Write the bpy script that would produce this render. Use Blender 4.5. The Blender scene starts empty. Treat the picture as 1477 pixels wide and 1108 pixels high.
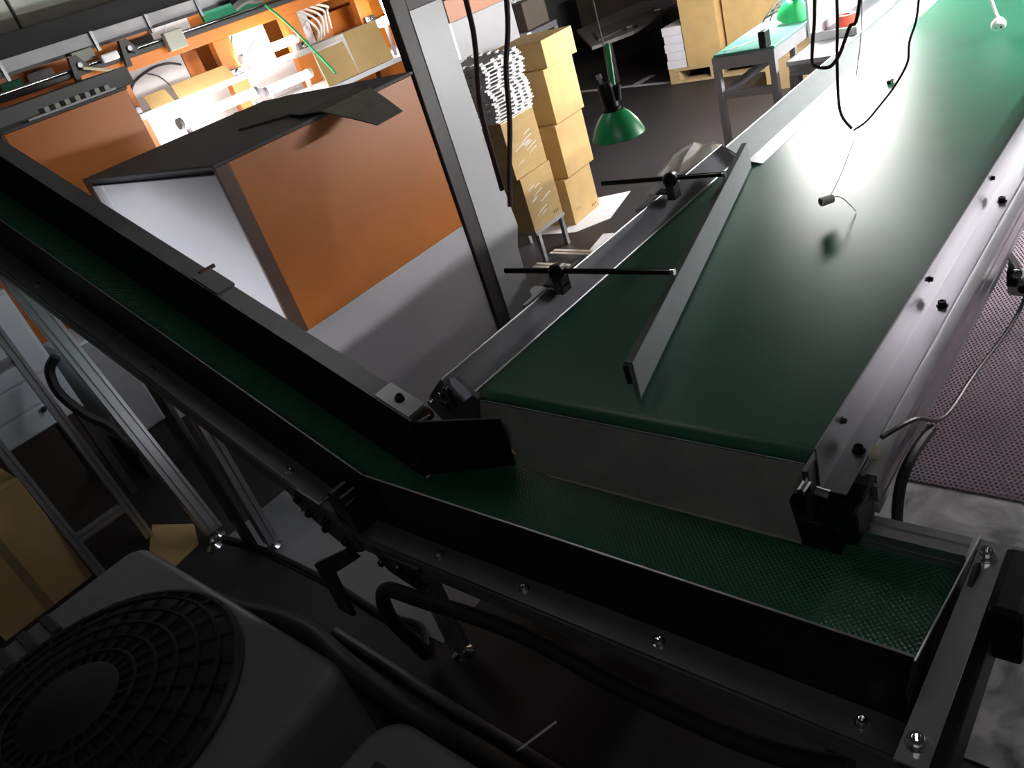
import bpy, bmesh, math, random
from mathutils import Vector, Matrix
random.seed(7)
scene = bpy.context.scene
C = scene.collection
PI = math.pi

# ---------------------------------------------------------------- camera, world, exposure
cam_d = bpy.data.cameras.new('camera'); cam = bpy.data.objects.new('camera', cam_d); C.objects.link(cam)
right = Vector((0.74635832, 0.6012536, -0.28538284))
up = Vector((-0.12849524, 0.55090667, 0.82461555))
back = Vector((0.65302238, -0.57878835, 0.488432))
M3 = Matrix((right, up, back)).transposed()
cam.matrix_world = Matrix.Translation((0, 0, 1.55)) @ M3.to_4x4()
cam_d.sensor_width = 36.0; cam_d.lens = 36.0 * 1126.71 / 1477.0
cam_d.clip_start = 0.02; cam_d.clip_end = 100
scene.camera = cam
world = bpy.data.worlds.new('dim hall'); scene.world = world; world.use_nodes = True
bg = world.node_tree.nodes['Background']
bg.inputs[0].default_value = (0.88, 0.93, 1.0, 1); bg.inputs[1].default_value = 0.016
vs = scene.view_settings
vs.view_transform = 'Standard'; vs.look = 'None'; vs.gamma = 1.0; vs.use_curve_mapping = False
vs.exposure = 0.0
TUBE_BELT = 190.0      # tube over the wide belt
TUBE_SIDE = 38.0
FILL_FAR = 280.0       # added fill tube that brightens the far belt and rail
TUBE_LINE = 36.0       # tubes of the orange production line
FILL_AISLE = 11.0  # added fill for trays and enclosure
FILL_CEIL = 22.0  # added dim fill from behind the camera
FILL_UNDER = 9.0      # added fill tube hidden under the climb

# ---------------------------------------------------------------- materials
MATS = {}
def mat(name, col, rough=0.5, metal=0.0, var=0.12, scale=12.0, bump=0.0, bscale=200.0, spec=0.5, emit=None, est=0.0, stretch=None, alpha=None):
    if name in MATS: return MATS[name]
    m = bpy.data.materials.new(name); m.use_nodes = True
    nt = m.node_tree; b = nt.nodes['Principled BSDF']
    tc = nt.nodes.new('ShaderNodeTexCoord')
    src = tc.outputs['Object']
    if stretch:
        mp = nt.nodes.new('ShaderNodeMapping'); mp.inputs['Scale'].default_value = stretch
        nt.links.new(src, mp.inputs['Vector']); src = mp.outputs['Vector']
    if var > 0:
        nz = nt.nodes.new('ShaderNodeTexNoise'); nz.inputs['Scale'].default_value = scale; nz.inputs['Detail'].default_value = 5
        nt.links.new(src, nz.inputs['Vector'])
        rp = nt.nodes.new('ShaderNodeValToRGB')
        rp.color_ramp.elements[0].position = 0.3; rp.color_ramp.elements[1].position = 0.72
        rp.color_ramp.elements[0].color = tuple(c * (1 - var) for c in col) + (1,)
        rp.color_ramp.elements[1].color = tuple(min(1, c * (1 + var)) for c in col) + (1,)
        nt.links.new(nz.outputs['Fac'], rp.inputs['Fac']); nt.links.new(rp.outputs['Color'], b.inputs['Base Color'])
    else:
        b.inputs['Base Color'].default_value = tuple(col) + (1,)
    b.inputs['Roughness'].default_value = rough; b.inputs['Metallic'].default_value = metal
    b.inputs['Specular IOR Level'].default_value = spec
    if bump > 0:
        n2 = nt.nodes.new('ShaderNodeTexNoise'); n2.inputs['Scale'].default_value = bscale; n2.inputs['Detail'].default_value = 3
        nt.links.new(src, n2.inputs['Vector'])
        bp = nt.nodes.new('ShaderNodeBump'); bp.inputs['Strength'].default_value = bump; bp.inputs['Distance'].default_value = 0.002
        nt.links.new(n2.outputs['Fac'], bp.inputs['Height']); nt.links.new(bp.outputs['Normal'], b.inputs['Normal'])
    if emit:
        b.inputs['Emission Color'].default_value = tuple(emit) + (1,); b.inputs['Emission Strength'].default_value = est
    if alpha is not None:
        b.inputs['Alpha'].default_value = alpha
    MATS[name] = m
    return m

mat('belt_green', (0.014, 0.118, 0.064), 0.41, var=0.10, scale=9, bump=0.05, bscale=500, spec=0.85)
mat('rough_belt', (0.02, 0.13, 0.07), 0.45, var=0.15, scale=30, spec=0.5)
mat('steel', (0.50, 0.50, 0.52), 0.30, 1.0, var=0.06, scale=40, stretch=(1, 0.05, 1))
mat('dark_steel', (0.20, 0.20, 0.21), 0.38, 1.0, var=0.10, scale=30)
mat('guard_steel', (0.34, 0.35, 0.37), 0.30, 0.9, var=0.08, scale=20)
mat('guard_black', (0.016, 0.016, 0.018), 0.42, 0.3, var=0.15, scale=30)
mat('chute_steel', (0.42, 0.41, 0.38), 0.5, 0.2, var=0.16, scale=14, bump=0.1, bscale=60)
mat('alu', (0.62, 0.62, 0.64), 0.34, 0.9, var=0.05, scale=30)
mat('flange_grey', (0.22, 0.22, 0.225), 0.45, 0.6, var=0.10, scale=18)
mat('black_plastic', (0.012, 0.012, 0.013), 0.38, var=0.1)
mat('black_rubber', (0.010, 0.010, 0.011), 0.6, var=0.1)
mat('chrome', (0.8, 0.8, 0.82), 0.12, 1.0, var=0)
mat('bolt_black', (0.03, 0.025, 0.027), 0.25, 0.8, var=0)
mat('guard_steel_lit', (0.58, 0.63, 0.63), 0.42, 0.3, var=0.05, scale=20)  # paler copy of the guard steel, lamp brightness put into its colour
mat('diverter_grey', (0.44, 0.46, 0.48), 0.40, 0.4, var=0.06, scale=20)
mat('grey_paint_shaded', (0.20, 0.195, 0.21), 0.45, var=0.05)  # pale grey paint darkened in its colour to offset the belt lamp
mat('orange_paint_shaded', (0.30, 0.085, 0.012), 0.5, var=0.06)  # orange paint with the same shading put into its colour
mat('panel_green_grey', (0.78, 0.80, 0.72), 0.6, var=0.08, scale=4)
mat('bench_dull', (0.20, 0.19, 0.185), 0.55, var=0.25, scale=5)
mat('rod_black', (0.05, 0.05, 0.045), 0.18, 0.9, var=0)
mat('orange_paint', (0.56, 0.165, 0.018), 0.42, var=0.08, scale=5, bump=0.05, bscale=90)
mat('grey_white_paint', (0.56, 0.55, 0.585), 0.40, var=0.05, scale=4, bump=0.05, bscale=70)
mat('brown_trim', (0.10, 0.052, 0.035), 0.45, var=0.1)
mat('charcoal', (0.055, 0.052, 0.06), 0.6, var=0.12, scale=10)
mat('post_dark', (0.060, 0.055, 0.055), 0.5, var=0.1, scale=10)
mat('panel_pale', (0.60, 0.61, 0.63), 0.38, var=0.06, scale=3, bump=0.15, bscale=9)
mat('dirty_card', (0.15, 0.138, 0.115), 0.85, var=0.15, scale=20)
mat('carton', (0.55, 0.37, 0.155), 0.8, var=0.07, scale=10)
mat('carton_wrapped', (0.55, 0.385, 0.175), 0.24, var=0.09, scale=6, stretch=(1, 1, 6), spec=0.8)
mat('carton_dark', (0.30, 0.21, 0.10), 0.85, var=0.12, scale=8)
mat('carton_black', (0.05, 0.038, 0.028), 0.85, var=0.15)
mat('print_black', (0.03, 0.025, 0.02), 0.8, var=0)
mat('foam_white', (0.80, 0.79, 0.80), 0.65, var=0.05, scale=30)
mat('paper_white', (0.74, 0.73, 0.79), 0.6, var=0.04)
mat('lamp_green', (0.03, 0.62, 0.19), 0.36, var=0.03, spec=1.0)
mat('lamp_inside', (0.8, 0.8, 0.76), 0.4, var=0)
mat('teal_top', (0.20, 0.50, 0.41), 0.25, var=0.06)
mat('white_paint', (0.72, 0.72, 0.75), 0.4, var=0.04)
mat('bin_grey', (0.42, 0.42, 0.44), 0.45, var=0.08)
mat('wood', (0.50, 0.36, 0.19), 0.75, var=0.18, scale=14, stretch=(1, 1, 8))
mat('red_tape', (0.72, 0.10, 0.055), 0.4, var=0.05)
mat('floor_dark', (0.021, 0.018, 0.019), 0.6, var=0.2, scale=5, bump=0.2, bscale=120)
mat('plain_concrete', (0.21, 0.21, 0.22), 0.5, var=0.12, scale=6)
mat('line_white', (0.42, 0.42, 0.43), 0.6, var=0.2, scale=30)
mat('wall_dark', (0.10, 0.105, 0.10), 0.7, var=0.15, scale=3)
mat('wall_panel', (0.36, 0.37, 0.32), 0.6, var=0.08, scale=4)
mat('machine_grey', (0.155, 0.155, 0.155), 0.42, var=0.08, scale=20, bump=0.1, bscale=300)
mat('machine_dark', (0.03, 0.03, 0.031), 0.5, var=0.1)
mat('guard_mesh', (0.008, 0.008, 0.009), 0.7, var=0.2, scale=60)
mat('green_board', (0.03, 0.30, 0.17), 0.4, var=0.1)
mat('blueish_white', (0.70, 0.76, 0.80), 0.35, var=0.05, scale=6)
mat('clear_film', (0.75, 0.75, 0.72), 0.12, var=0.1, scale=14, alpha=0.55)
mat('thread', (0.45, 0.45, 0.43), 0.6, var=0)
mat('cream', (0.78, 0.72, 0.5), 0.4, var=0)
mat('cable_white', (0.88, 0.88, 0.85), 0.4, var=0)
mat('brown_cable', (0.045, 0.026, 0.028), 0.4, var=0)
mat('mat_dark', (0.10, 0.082, 0.092), 0.6, var=0.1)
mat('mat_grey', (0.76, 0.65, 0.72), 0.45, var=0.14, scale=4)
mat('blue_bit', (0.16, 0.42, 0.62), 0.5, var=0)
def tube_mat(name, col, s): return mat(name, (0.9, 0.9, 0.9), 0.3, var=0, emit=col, est=s)
tube_mat('tube_belt', (1.0, 0.985, 0.96), TUBE_BELT)
tube_mat('tube_side', (1.0, 0.94, 0.97), TUBE_SIDE)
tube_mat('tube_line', (1.0, 0.95, 0.88), TUBE_LINE)
tube_mat('fill_under', (0.95, 0.96, 1.0), FILL_UNDER)
tube_mat('fill_ceiling', (0.97, 0.98, 1.0), FILL_CEIL)
tube_mat('fill_far', (1.0, 0.98, 0.96), FILL_FAR)
tube_mat('fill_aisle', (1.0, 0.97, 0.95), FILL_AISLE)

def studded_belt():
    m = MATS['rough_belt']; nt = m.node_tree; b = nt.nodes['Principled BSDF']
    tc = nt.nodes.new('ShaderNodeTexCoord'); mp = nt.nodes.new('ShaderNodeMapping')
    mp.inputs['Rotation'].default_value = (0, 0, PI / 4); mp.inputs['Scale'].default_value = (130, 130, 130)
    nt.links.new(tc.outputs['Object'], mp.inputs['Vector'])
    v = nt.nodes.new('ShaderNodeTexVoronoi'); v.inputs['Scale'].default_value = 1.0; v.inputs['Randomness'].default_value = 0.08
    v.voronoi_dimensions = '2D'
    nt.links.new(mp.outputs['Vector'], v.inputs['Vector'])
    bp = nt.nodes.new('ShaderNodeBump'); bp.invert = True; bp.inputs['Strength'].default_value = 1.0; bp.inputs['Distance'].default_value = 0.003
    nt.links.new(v.outputs['Distance'], bp.inputs['Height']); nt.links.new(bp.outputs['Normal'], b.inputs['Normal'])
studded_belt()
def concrete():
    m = bpy.data.materials.new('worn_concrete'); m.use_nodes = True; nt = m.node_tree; b = nt.nodes['Principled BSDF']
    tc = nt.nodes.new('ShaderNodeTexCoord')
    n = nt.nodes.new('ShaderNodeTexNoise'); n.inputs['Scale'].default_value = 7; n.inputs['Detail'].default_value = 9; n.inputs['Distortion'].default_value = 1.2
    nt.links.new(tc.outputs['Object'], n.inputs['Vector'])
    r = nt.nodes.new('ShaderNodeValToRGB'); e = r.color_ramp.elements
    e[0].position = 0.36; e[0].color = (0.11, 0.108, 0.112, 1); e[1].position = 0.62; e[1].color = (0.48, 0.47, 0.49, 1)
    nt.links.new(n.outputs['Fac'], r.inputs['Fac']); nt.links.new(r.outputs['Color'], b.inputs['Base Color'])
    b.inputs['Roughness'].default_value = 0.38
    MATS['worn_concrete'] = m
concrete()

# ---------------------------------------------------------------- helpers
MW = {}
def link(o, parent=None):
    C.objects.link(o)
    if parent is not None: o.parent = parent
def thing(name, label, cat, loc=(0, 0, 0), rot=(0, 0, 0), group=None):
    o = bpy.data.objects.new(name, None); C.objects.link(o)
    o.location = loc; o.rotation_euler = rot; o.empty_display_size = 0.05
    o['label'] = label; o['category'] = cat
    if group: o['group'] = group
    MW[o.name] = Matrix.LocRotScale(Vector(loc), __import__('mathutils').Euler(rot), Vector((1, 1, 1)))
    return o
def root_of(p):
    while p.parent is not None: p = p.parent
    return p
def obj(name, bm, m, parent=None, label=None, cat=None, group=None, kind=None, local=False, smooth=False):
    me = bpy.data.meshes.new(name)
    bmesh.ops.recalc_face_normals(bm, faces=bm.faces[:])
    bm.to_mesh(me); bm.free()
    if smooth:
        for p in me.polygons: p.use_smooth = True
        try: me.set_sharp_from_angle(angle=0.7)
        except Exception: pass
    me.materials.append(MATS[m])
    o = bpy.data.objects.new(name, me); link(o, parent)
    if parent is not None:
        r = root_of(parent)
        if not local:
            W = MW[r.name]
            me.transform(W.inverted())
    elif not local:
        xs = [v.co for v in me.vertices]
        lo = [min(v[i] for v in xs) for i in range(3)]; hi = [max(v[i] for v in xs) for i in range(3)]
        c = Vector(((lo[0] + hi[0]) / 2, (lo[1] + hi[1]) / 2, lo[2]))
        me.transform(Matrix.Translation(-c)); o.location = c
        MW[o.name] = Matrix.Translation(c)
    if parent is not None and parent.parent is None and parent.type == 'MESH': pass
    if label: o['label'] = label
    if cat: o['category'] = cat
    if group: o['group'] = group
    if kind: o['kind'] = kind
    return o
def dup(root, loc, rot=None, label=None, group=None):
    r = root.copy(); C.objects.link(r); r.location = loc
    if rot is not None: r.rotation_euler = rot
    if label: r['label'] = label
    if group: r['group'] = group
    for ch in list(root.children):
        c = ch.copy(); C.objects.link(c); c.parent = r
        for g in list(ch.children):
            d = g.copy(); C.objects.link(d); d.parent = c
    return r

def bx(bm, x0, x1, y0, y1, z0, z1, bev=0.0):
    co = [(x, y, z) for x in (x0, x1) for y in (y0, y1) for z in (z0, z1)]
    v = [bm.verts.new(c) for c in co]
    fs = [bm.faces.new([v[i] for i in f]) for f in ((0, 1, 3, 2), (4, 6, 7, 5), (0, 4, 5, 1), (2, 3, 7, 6), (0, 2, 6, 4), (1, 5, 7, 3))]
    if bev > 0:
        es = list({e for f in fs for e in f.edges})
        bmesh.ops.bevel(bm, geom=es, offset=bev, segments=2, affect='EDGES', profile=0.6)
    return bm
def B(x0, x1, y0, y1, z0, z1, bev=0.0): return bx(bmesh.new(), x0, x1, y0, y1, z0, z1, bev)
def poly_prism(bm, pts, d):
    """closed polygon of 3-D points pushed along vector d"""
    d = Vector(d)
    a = [bm.verts.new(p) for p in pts]; b = [bm.verts.new(Vector(p) + d) for p in pts]
    n = len(pts)
    bm.faces.new(a); bm.faces.new(b[::-1])
    for i in range(n): bm.faces.new((a[i], b[i], b[(i + 1) % n], a[(i + 1) % n]))
    return bm
def frame_of(d):
    d = Vector(d).normalized(); ref = Vector((0, 0, 1)) if abs(d.z) < 0.95 else Vector((1, 0, 0))
    x = d.cross(ref).normalized(); y = d.cross(x).normalized()
    return d, x, y
def cyl(bm, a, b, r0, r1=None, n=12, caps=True):
    a, b = Vector(a), Vector(b); r1 = r0 if r1 is None else r1
    d, x, y = frame_of(b - a)
    ra = [bm.verts.new(a + (x * math.cos(t) + y * math.sin(t)) * r0) for t in [2 * PI * i / n for i in range(n)]]
    rb = [bm.verts.new(b + (x * math.cos(t) + y * math.sin(t)) * r1) for t in [2 * PI * i / n for i in range(n)]]
    for i in range(n): bm.faces.new((ra[i], rb[i], rb[(i + 1) % n], ra[(i + 1) % n]))
    if caps: bm.faces.new(ra[::-1]); bm.faces.new(rb)
    return bm
def spline(pts, k=6):
    P = [Vector(p) for p in pts]; out = []
    for i in range(len(P) - 1):
        p0 = P[max(i - 1, 0)]; p1 = P[i]; p2 = P[i + 1]; p3 = P[min(i + 2, len(P) - 1)]
        for j in range(k):
            t = j / k
            out.append(0.5 * ((2 * p1) + (p2 - p0) * t + (2 * p0 - 5 * p1 + 4 * p2 - p3) * t * t + (-p0 + 3 * p1 - 3 * p2 + p3) * t ** 3))
    out.append(P[-1]); return out
def tube(bm, pts, r, n=8, k=6, smooth=True):
    P = spline(pts, k) if smooth and len(pts) > 2 else [Vector(p) for p in pts]
    rings = []; px = None
    for i, p in enumerate(P):
        d = (P[min(i + 1, len(P) - 1)] - P[max(i - 1, 0)]).normalized()
        if px is None: _, px, _ = frame_of(d)
        px = (px - d * px.dot(d)).normalized(); py = d.cross(px)
        rings.append([bm.verts.new(p + (px * math.cos(2 * PI * j / n) + py * math.sin(2 * PI * j / n)) * r) for j in range(n)])
    for a, b in zip(rings, rings[1:]):
        for j in range(n): bm.faces.new((a[j], b[j], b[(j + 1) % n], a[(j + 1) % n]))
    bm.faces.new(rings[0][::-1]); bm.faces.new(rings[-1])
    return bm
def lathe(bm, prof, o, axis=(0, 0, 1), n=28):
    o = Vector(o); d, x, y = frame_of(axis)
    rings = [[bm.verts.new(o + d * h + (x * math.cos(2 * PI * j / n) + y * math.sin(2 * PI * j / n)) * r) for j in range(n)] for r, h in prof]
    for a, b in zip(rings, rings[1:]):
        for j in range(n): bm.faces.new((a[j], b[j], b[(j + 1) % n], a[(j + 1) % n]))
    return bm
def slot_section(w, h):
    """outline of an aluminium extrusion with one T slot on each side (two on long sides)"""
    g = 0.004; dp = 0.006
    def side(L):
        n = max(1, int(round(L / 0.04))); out = []
        for i in range(n):
            c = -L / 2 + (i + .5) * L / n
            out += [(c - g, 0), (c - g, dp), (c + g, dp), (c + g, 0)]
        return out
    pts = []
    pts.append((-w / 2, -h / 2)); pts += [(a, -h / 2 + d) for a, d in side(w)]
    pts.append((w / 2, -h / 2)); pts += [(w / 2 - d, a) for a, d in side(h)]
    pts.append((w / 2, h / 2)); pts += [(-a, h / 2 - d) for a, d in side(w)]
    pts.append((-w / 2, h / 2)); pts += [(-w / 2 + d, -a) for a, d in side(h)]
    return pts
def profile(bm, a, b, w=0.04, h=0.04, ref=(0, 0, 1)):
    a, b = Vector(a), Vector(b); d = (b - a).normalized(); ref = Vector(ref)
    if abs(d.dot(ref)) > 0.95: ref = Vector((0, 1, 0))
    x = d.cross(ref).normalized(); y = x.cross(d).normalized()
    poly_prism(bm, [a + x * u + y * v for u, v in slot_section(w, h)], b - a)
    return bm
def PR(a, b, w=0.04, h=0.04, ref=(0, 0, 1)): return profile(bmesh.new(), a, b, w, h, ref)
def T(pts, r, n=8, k=6, smooth=True): return tube(bmesh.new(), pts, r, n, k, smooth)
def sheet(pts, t):
    """thin plate from a planar 3-D outline, thickness t along its normal"""
    P = [Vector(p) for p in pts]; n = Vector((0, 0, 0))
    for i in range(len(P)): n += P[i].cross(P[(i + 1) % len(P)])
    n.normalize()
    if n.z < -0.5: n = -n
    return poly_prism(bmesh.new(), P, n * t)
BOLT = {}
def bolt_mesh(m):
    if m in BOLT: return BOLT[m]
    bm = bmesh.new()
    lathe(bm, [(0.0095, 0), (0.0095, 0.0012), (0.0068, 0.0016), (0.0068, 0.0085), (0.006, 0.0095), (0.0036, 0.0095), (0.0036, 0.004), (0.0001, 0.004)], (0, 0, 0), (0, 0, 1), 12)
    bmesh.ops.recalc_face_normals(bm, faces=bm.faces[:])
    me = bpy.data.meshes.new('bolt'); bm.to_mesh(me); bm.free(); me.materials.append(MATS[m]); BOLT[m] = me
    return me
def bolt(parent, p, axis=(0, 0, 1), m='chrome', s=1.0, name='bolt'):
    o = bpy.data.objects.new(name, bolt_mesh(m)); link(o, parent)
    W = MW[root_of(parent).name]
    q = Vector(axis).to_track_quat('Z', 'Y')
    o.matrix_basis = W.inverted() @ Matrix.LocRotScale(Vector(p), q, Vector((s, s, s)))
    return o

# ================================================================ the setting
fl = obj('floor', B(-8, 3, -1.6, 10.0, -0.10, 0.0), 'floor_dark', label='dark worn factory floor', kind='structure')
obj('floor_slab', B(-2.55, -1.42, 0.72, 2.62, 0.0, 0.003), 'plain_concrete', label='grey concrete patch of the floor', kind='structure')
obj('floor_slab', B(-0.78, 2.2, 0.98, 3.6, 0.0, 0.003), 'worn_concrete', label='pale scuffed concrete patch of the floor', kind='structure')
wl = obj('wall_left', B(-6.75, -6.6, -1.6, 10.0, 0.0, 3.4), 'wall_dark', label='dark hall wall', kind='structure')
for i in range(9):
    y0 = -1.01 + i * 1.18
    obj('wall_panel', B(-6.6, -6.565, y0, y0 + 1.155, 1.905, 3.3, 0.006), 'panel_green_grey', wl)
obj('wall_back', B(-6.6, 3, 10.0, 10.15, 0.0, 3.4), 'wall_dark', label='dark far wall of the hall', kind='structure')
obj('ceiling', B(-6.75, 3, -1.6, 10.15, 3.4, 3.5), 'wall_dark', label='dark hall ceiling', kind='structure')
obj('trim_1', sheet([(-5.3, 6.36, 0.0), (-3.3, 6.14, 0.0), (-3.3, 6.20, 0.0), (-5.3, 6.42, 0.0)], 0.002), 'line_white', label='white painted floor line', kind='structure')
obj('trim_2', sheet([(-4.20, 6.32, 0.0), (-4.12, 6.32, 0.0), (-4.09, 6.56, 0.0), (-4.17, 6.56, 0.0)], 0.002), 'line_white', label='short white painted floor tick', kind='structure')

# ================================================================ wide green belt conveyor
wc = thing('belt_conveyor', 'wide green belt conveyor with polished steel side rails', 'conveyor', (-0.87, 1.0, 0))
bm = bmesh.new()
sec = [(-1.275, 0.65), (-0.455, 0.65)]
Y0, Y1 = 1.03, 6.6
pr = [(1.2, 0.60), (Y0 + 0.02, 0.60)]
for i in range(9):
    a = -PI / 2 - PI * i / 8
    pr.append((Y0 + 0.012 + 0.025 * math.cos(a), 0.625 + 0.025 * math.sin(a)))
pr += [(2.0, 0.65), (3.0, 0.65), (4.5, 0.65), (Y1, 0.65), (Y1, 0.60)]
poly_prism(bm, [(-1.275, y, z) for y, z in pr], (0.82, 0, 0))
obj('belt', bm, 'belt_green', wc, smooth=True)
# left guard: leaning sheet with rolled edges, then the stepped guard further along
lg = obj('side_guard', sheet([(-1.272, 0.965, 0.654), (-1.272, 2.44, 0.654), (-1.322, 2.44, 0.71), (-1.322, 0.965, 0.71)], 0.0025), 'guard_steel', wc, label='leaning steel side guard')
obj('rolled_edge', T([(-1.272, 1.005, 0.656), (-1.272, 2.42, 0.656)], 0.0032, 6), 'alu', lg)
obj('rolled_edge', T([(-1.322, 0.965, 0.711), (-1.322, 2.44, 0.711)], 0.0026, 6), 'alu', lg)
fg = obj('side_guard', poly_prism(bmesh.new(), [(-1.165, 2.40, 0.652), (-1.215, 2.40, 0.664), (-1.285, 2.40, 0.716), (-1.287, 2.40, 0.713), (-1.216, 2.40, 0.660), (-1.165, 2.40, 0.650)], (0, 4.18, 0)), 'guard_steel_lit', wc, label='stepped steel side guard')
obj('rolled_edge', T([(-1.286, 2.40, 0.716), (-1.286, 6.58, 0.716)], 0.003, 6), 'alu', fg)
# right guard: upright sheet with outward foot flange
rg = obj('side_guard', poly_prism(bmesh.new(), [(-0.452, 0.985, 0.692), (-0.455, 0.985, 0.692), (-0.455, 0.985, 0.602), (-0.410, 0.985, 0.602), (-0.410, 0.985, 0.605), (-0.452, 0.985, 0.605)], (0, 5.6, 0)), 'steel', wc, label='upright polished steel side guard')
for y in (1.10, 1.62, 2.16, 2.70, 3.24, 3.8, 4.4):
    bolt(rg, (-0.428, y, 0.605), (0, 0, 1), 'bolt_black', 1.25)
for y in (1.1, 1.62, 2.16):  # added small bolts stand in for mirror images of the flange bolts
    bolt(rg, (-0.452, y, 0.668), (1, 0, 0), 'bolt_black', 0.8)
fr = obj('side_frame', PR((-0.405, 1.05, 0.558), (-0.405, 6.55, 0.558), 0.045, 0.085), 'alu', wc)
fr2 = obj('side_frame', PR((-1.338, 1.02, 0.60), (-1.338, 6.55, 0.60), 0.045, 0.085), 'alu', wc)
obj('slider_bed', B(-1.27, -0.43, 1.1, 6.5, 0.575, 0.597), 'dark_steel', wc)
for y in (1.6, 3.6, 5.6):
    obj('cross_beam', PR((-1.33, y, 0.53), (-0.40, y, 0.53)), 'alu', wc)
    for x in (-1.12, -0.95):
        obj('leg', PR((x, y, 0.0), (x, y, 0.51)), 'alu', wc)
# end bearing plates and tail roller
cyl_bm = cyl(bmesh.new(), (-1.27, 1.045, 0.625), (-0.46, 1.045, 0.625), 0.02, n=16)
obj('tail_roller', cyl_bm, 'dark_steel', wc, smooth=True)
bp = obj('bearing_plate', sheet([(-1.345, 0.985, 0.700), (-1.295, 0.985, 0.708), (-1.243, 0.985, 0.655), (-1.272, 0.985, 0.585), (-1.40, 0.985, 0.555), (-1.44, 0.985, 0.605), (-1.415, 0.985, 0.638)], 0.012), 'guard_steel', wc, label='grey end bearing plate with slots')
obj('slot', B(-1.352, -1.340, 0.968, 0.9735, 0.615, 0.665, 0.002), 'black_plastic', bp)
obj('slot', B(-1.322, -1.310, 0.968, 0.9735, 0.625, 0.675, 0.002), 'black_plastic', bp)
bolt(bp, (-1.316, 0.973, 0.685), (0, -1, 0), 'chrome', 1.3)
bolt(bp, (-1.346, 0.973, 0.640), (0, -1, 0), 'chrome', 1.1)
bolt(bp, (-1.40, 0.973, 0.630), (0, -1, 0), 'chrome', 1.0)
obj('bearing_plate', B(-0.468, -0.456, 0.955, 1.10, 0.56, 0.665, 0.003), 'dark_steel', wc)
obj('tension_bolt', cyl(bmesh.new(), (-0.462, 0.93, 0.640), (-0.462, 0.96, 0.640), 0.007, n=8), 'chrome', wc)
obj('tension_bolt', cyl(bmesh.new(), (-0.447, 0.955, 0.628), (-0.425, 0.955, 0.625), 0.008, n=8), 'chrome', wc)
obj('end_cover', B(-0.455, -0.392, 0.975, 1.06, 0.504, 0.575, 0.006), 'black_plastic', wc)
# slanted discharge plate
def dp(x, t): return (x * (1 + 0.08 * t), 0.990 - 0.026 * t, 0.645 - 0.160 * t)
pl = obj('discharge_plate', sheet([dp(-1.245, 0), dp(-0.478, 0), dp(-0.49, 0.5), dp(-0.453, 1), dp(-1.00, 1.0), dp(-1.045, 0.97), dp(-1.085, 0.8), dp(-1.13, 0.62), dp(-1.19, 0.52), dp(-1.225, 0.3)], 0.003), 'chute_steel', wc, label='slanted dull steel discharge plate')
obj('hem', T([(-1.245, 0.992, 0.647), (-0.478, 0.992, 0.647)], 0.0022, 6), 'guard_steel', pl)
obj('hem', T([dp(-0.453, 1.0), dp(-1.00, 1.0)], 0.003, 6), 'chute_steel', pl)
obj('corner_block', B(-0.53, -0.425, 0.975, 1.04, 0.467, 0.53, 0.004), 'guard_black', wc)
# support bar to the right
sb = obj('support_bar', PR((-0.378, 2.04, 0.442), (0.42, 1.98, 0.442), 0.045, 0.055), 'alu', wc, label='aluminium support bar bolted to the rail')
br = obj('corner_bracket', poly_prism(bmesh.new(), [(-0.38, 2.00, 0.43), (-0.33, 2.00, 0.43), (-0.38, 2.00, 0.53)], (0, 0.03, 0)), 'alu', wc)
obj('clamp', B(-0.381, -0.357, 1.985, 2.008, 0.455, 0.50, 0.004), 'black_plastic', wc)
bolt(br, (-0.36, 1.99, 0.49), (0.3, -1, 0.5), 'chrome', 1.3)
bolt(br, (-0.345, 1.99, 0.45), (0.3, -1, 0.5), 'bolt_black', 1.3)
obj('leg', PR((0.40, 1.98, 0.0145), (0.40, 1.98, 0.44)), 'alu', wc)
obj('cable_clip', B(-0.409, -0.393, 1.09, 1.115, 0.601, 0.614, 0.002), 'cream', wc, label='small cream cable clip')
# cables along the right frame
obj('rail_cable', T([(-0.33, 3.6, 0.42), (-0.355, 2.6, 0.50), (-0.318, 2.05, 0.54), (-0.33, 1.85, 0.46), (-0.362, 1.6, 0.45), (-0.362, 1.37, 0.50), (-0.370, 1.22, 0.600), (-0.398, 1.13, 0.620)], 0.0045), 'brown_cable', label='thin dark cable running along the outside of the steel rail', cat='cable')
obj('power_cable', T([(-0.366, 1.30, 0.52), (-0.364, 1.18, 0.55), (-0.366, 1.11, 0.53), (-0.368, 1.085, 0.44), (-0.37, 1.08, 0.30), (-0.40, 1.10, 0.12), (-0.45, 1.13, 0.016), (-0.6, 1.25, 0.014)], 0.010), 'black_rubber', label='thick black cable curving down beneath the end of the steel rail', cat='cable')

# ================================================================ diverter on the belt
dv = thing('belt_diverter', 'grey metal diverter arm set slantwise across the green belt', 'diverter', (-1.0, 1.6, 0.65))
a = Vector((-0.856, 1.085, 0)); b = Vector((-1.185, 2.36, 0)); dd = (b - a).normalized(); nn = Vector((dd.y, -dd.x, 0))
def at(s, n, z): q = a + (b - a) * s + nn * n; return (q.x, q.y, z)
pt = obj('plate', poly_prism(bmesh.new(), [at(0, 0, 0.657), at(1, 0, 0.657), at(1, 0, 0.727), at(0.985, 0, 0.745), at(0, 0, 0.745)], nn * -0.003), 'diverter_grey', dv)
obj('top_flange', poly_prism(bmesh.new(), [at(0, 0, 0.743), at(0.985, 0, 0.743), at(0.985, 0, 0.7465), at(0, 0, 0.7465)], nn * -0.016), 'dark_steel', dv)
obj('end_flange', poly_prism(bmesh.new(), [at(0, 0.0015, 0.655), at(0.0, 0.0015, 0.747), at(0.0, -0.009, 0.747), at(0.0, -0.009, 0.655)], -dd * 0.003), 'alu', dv)
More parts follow.
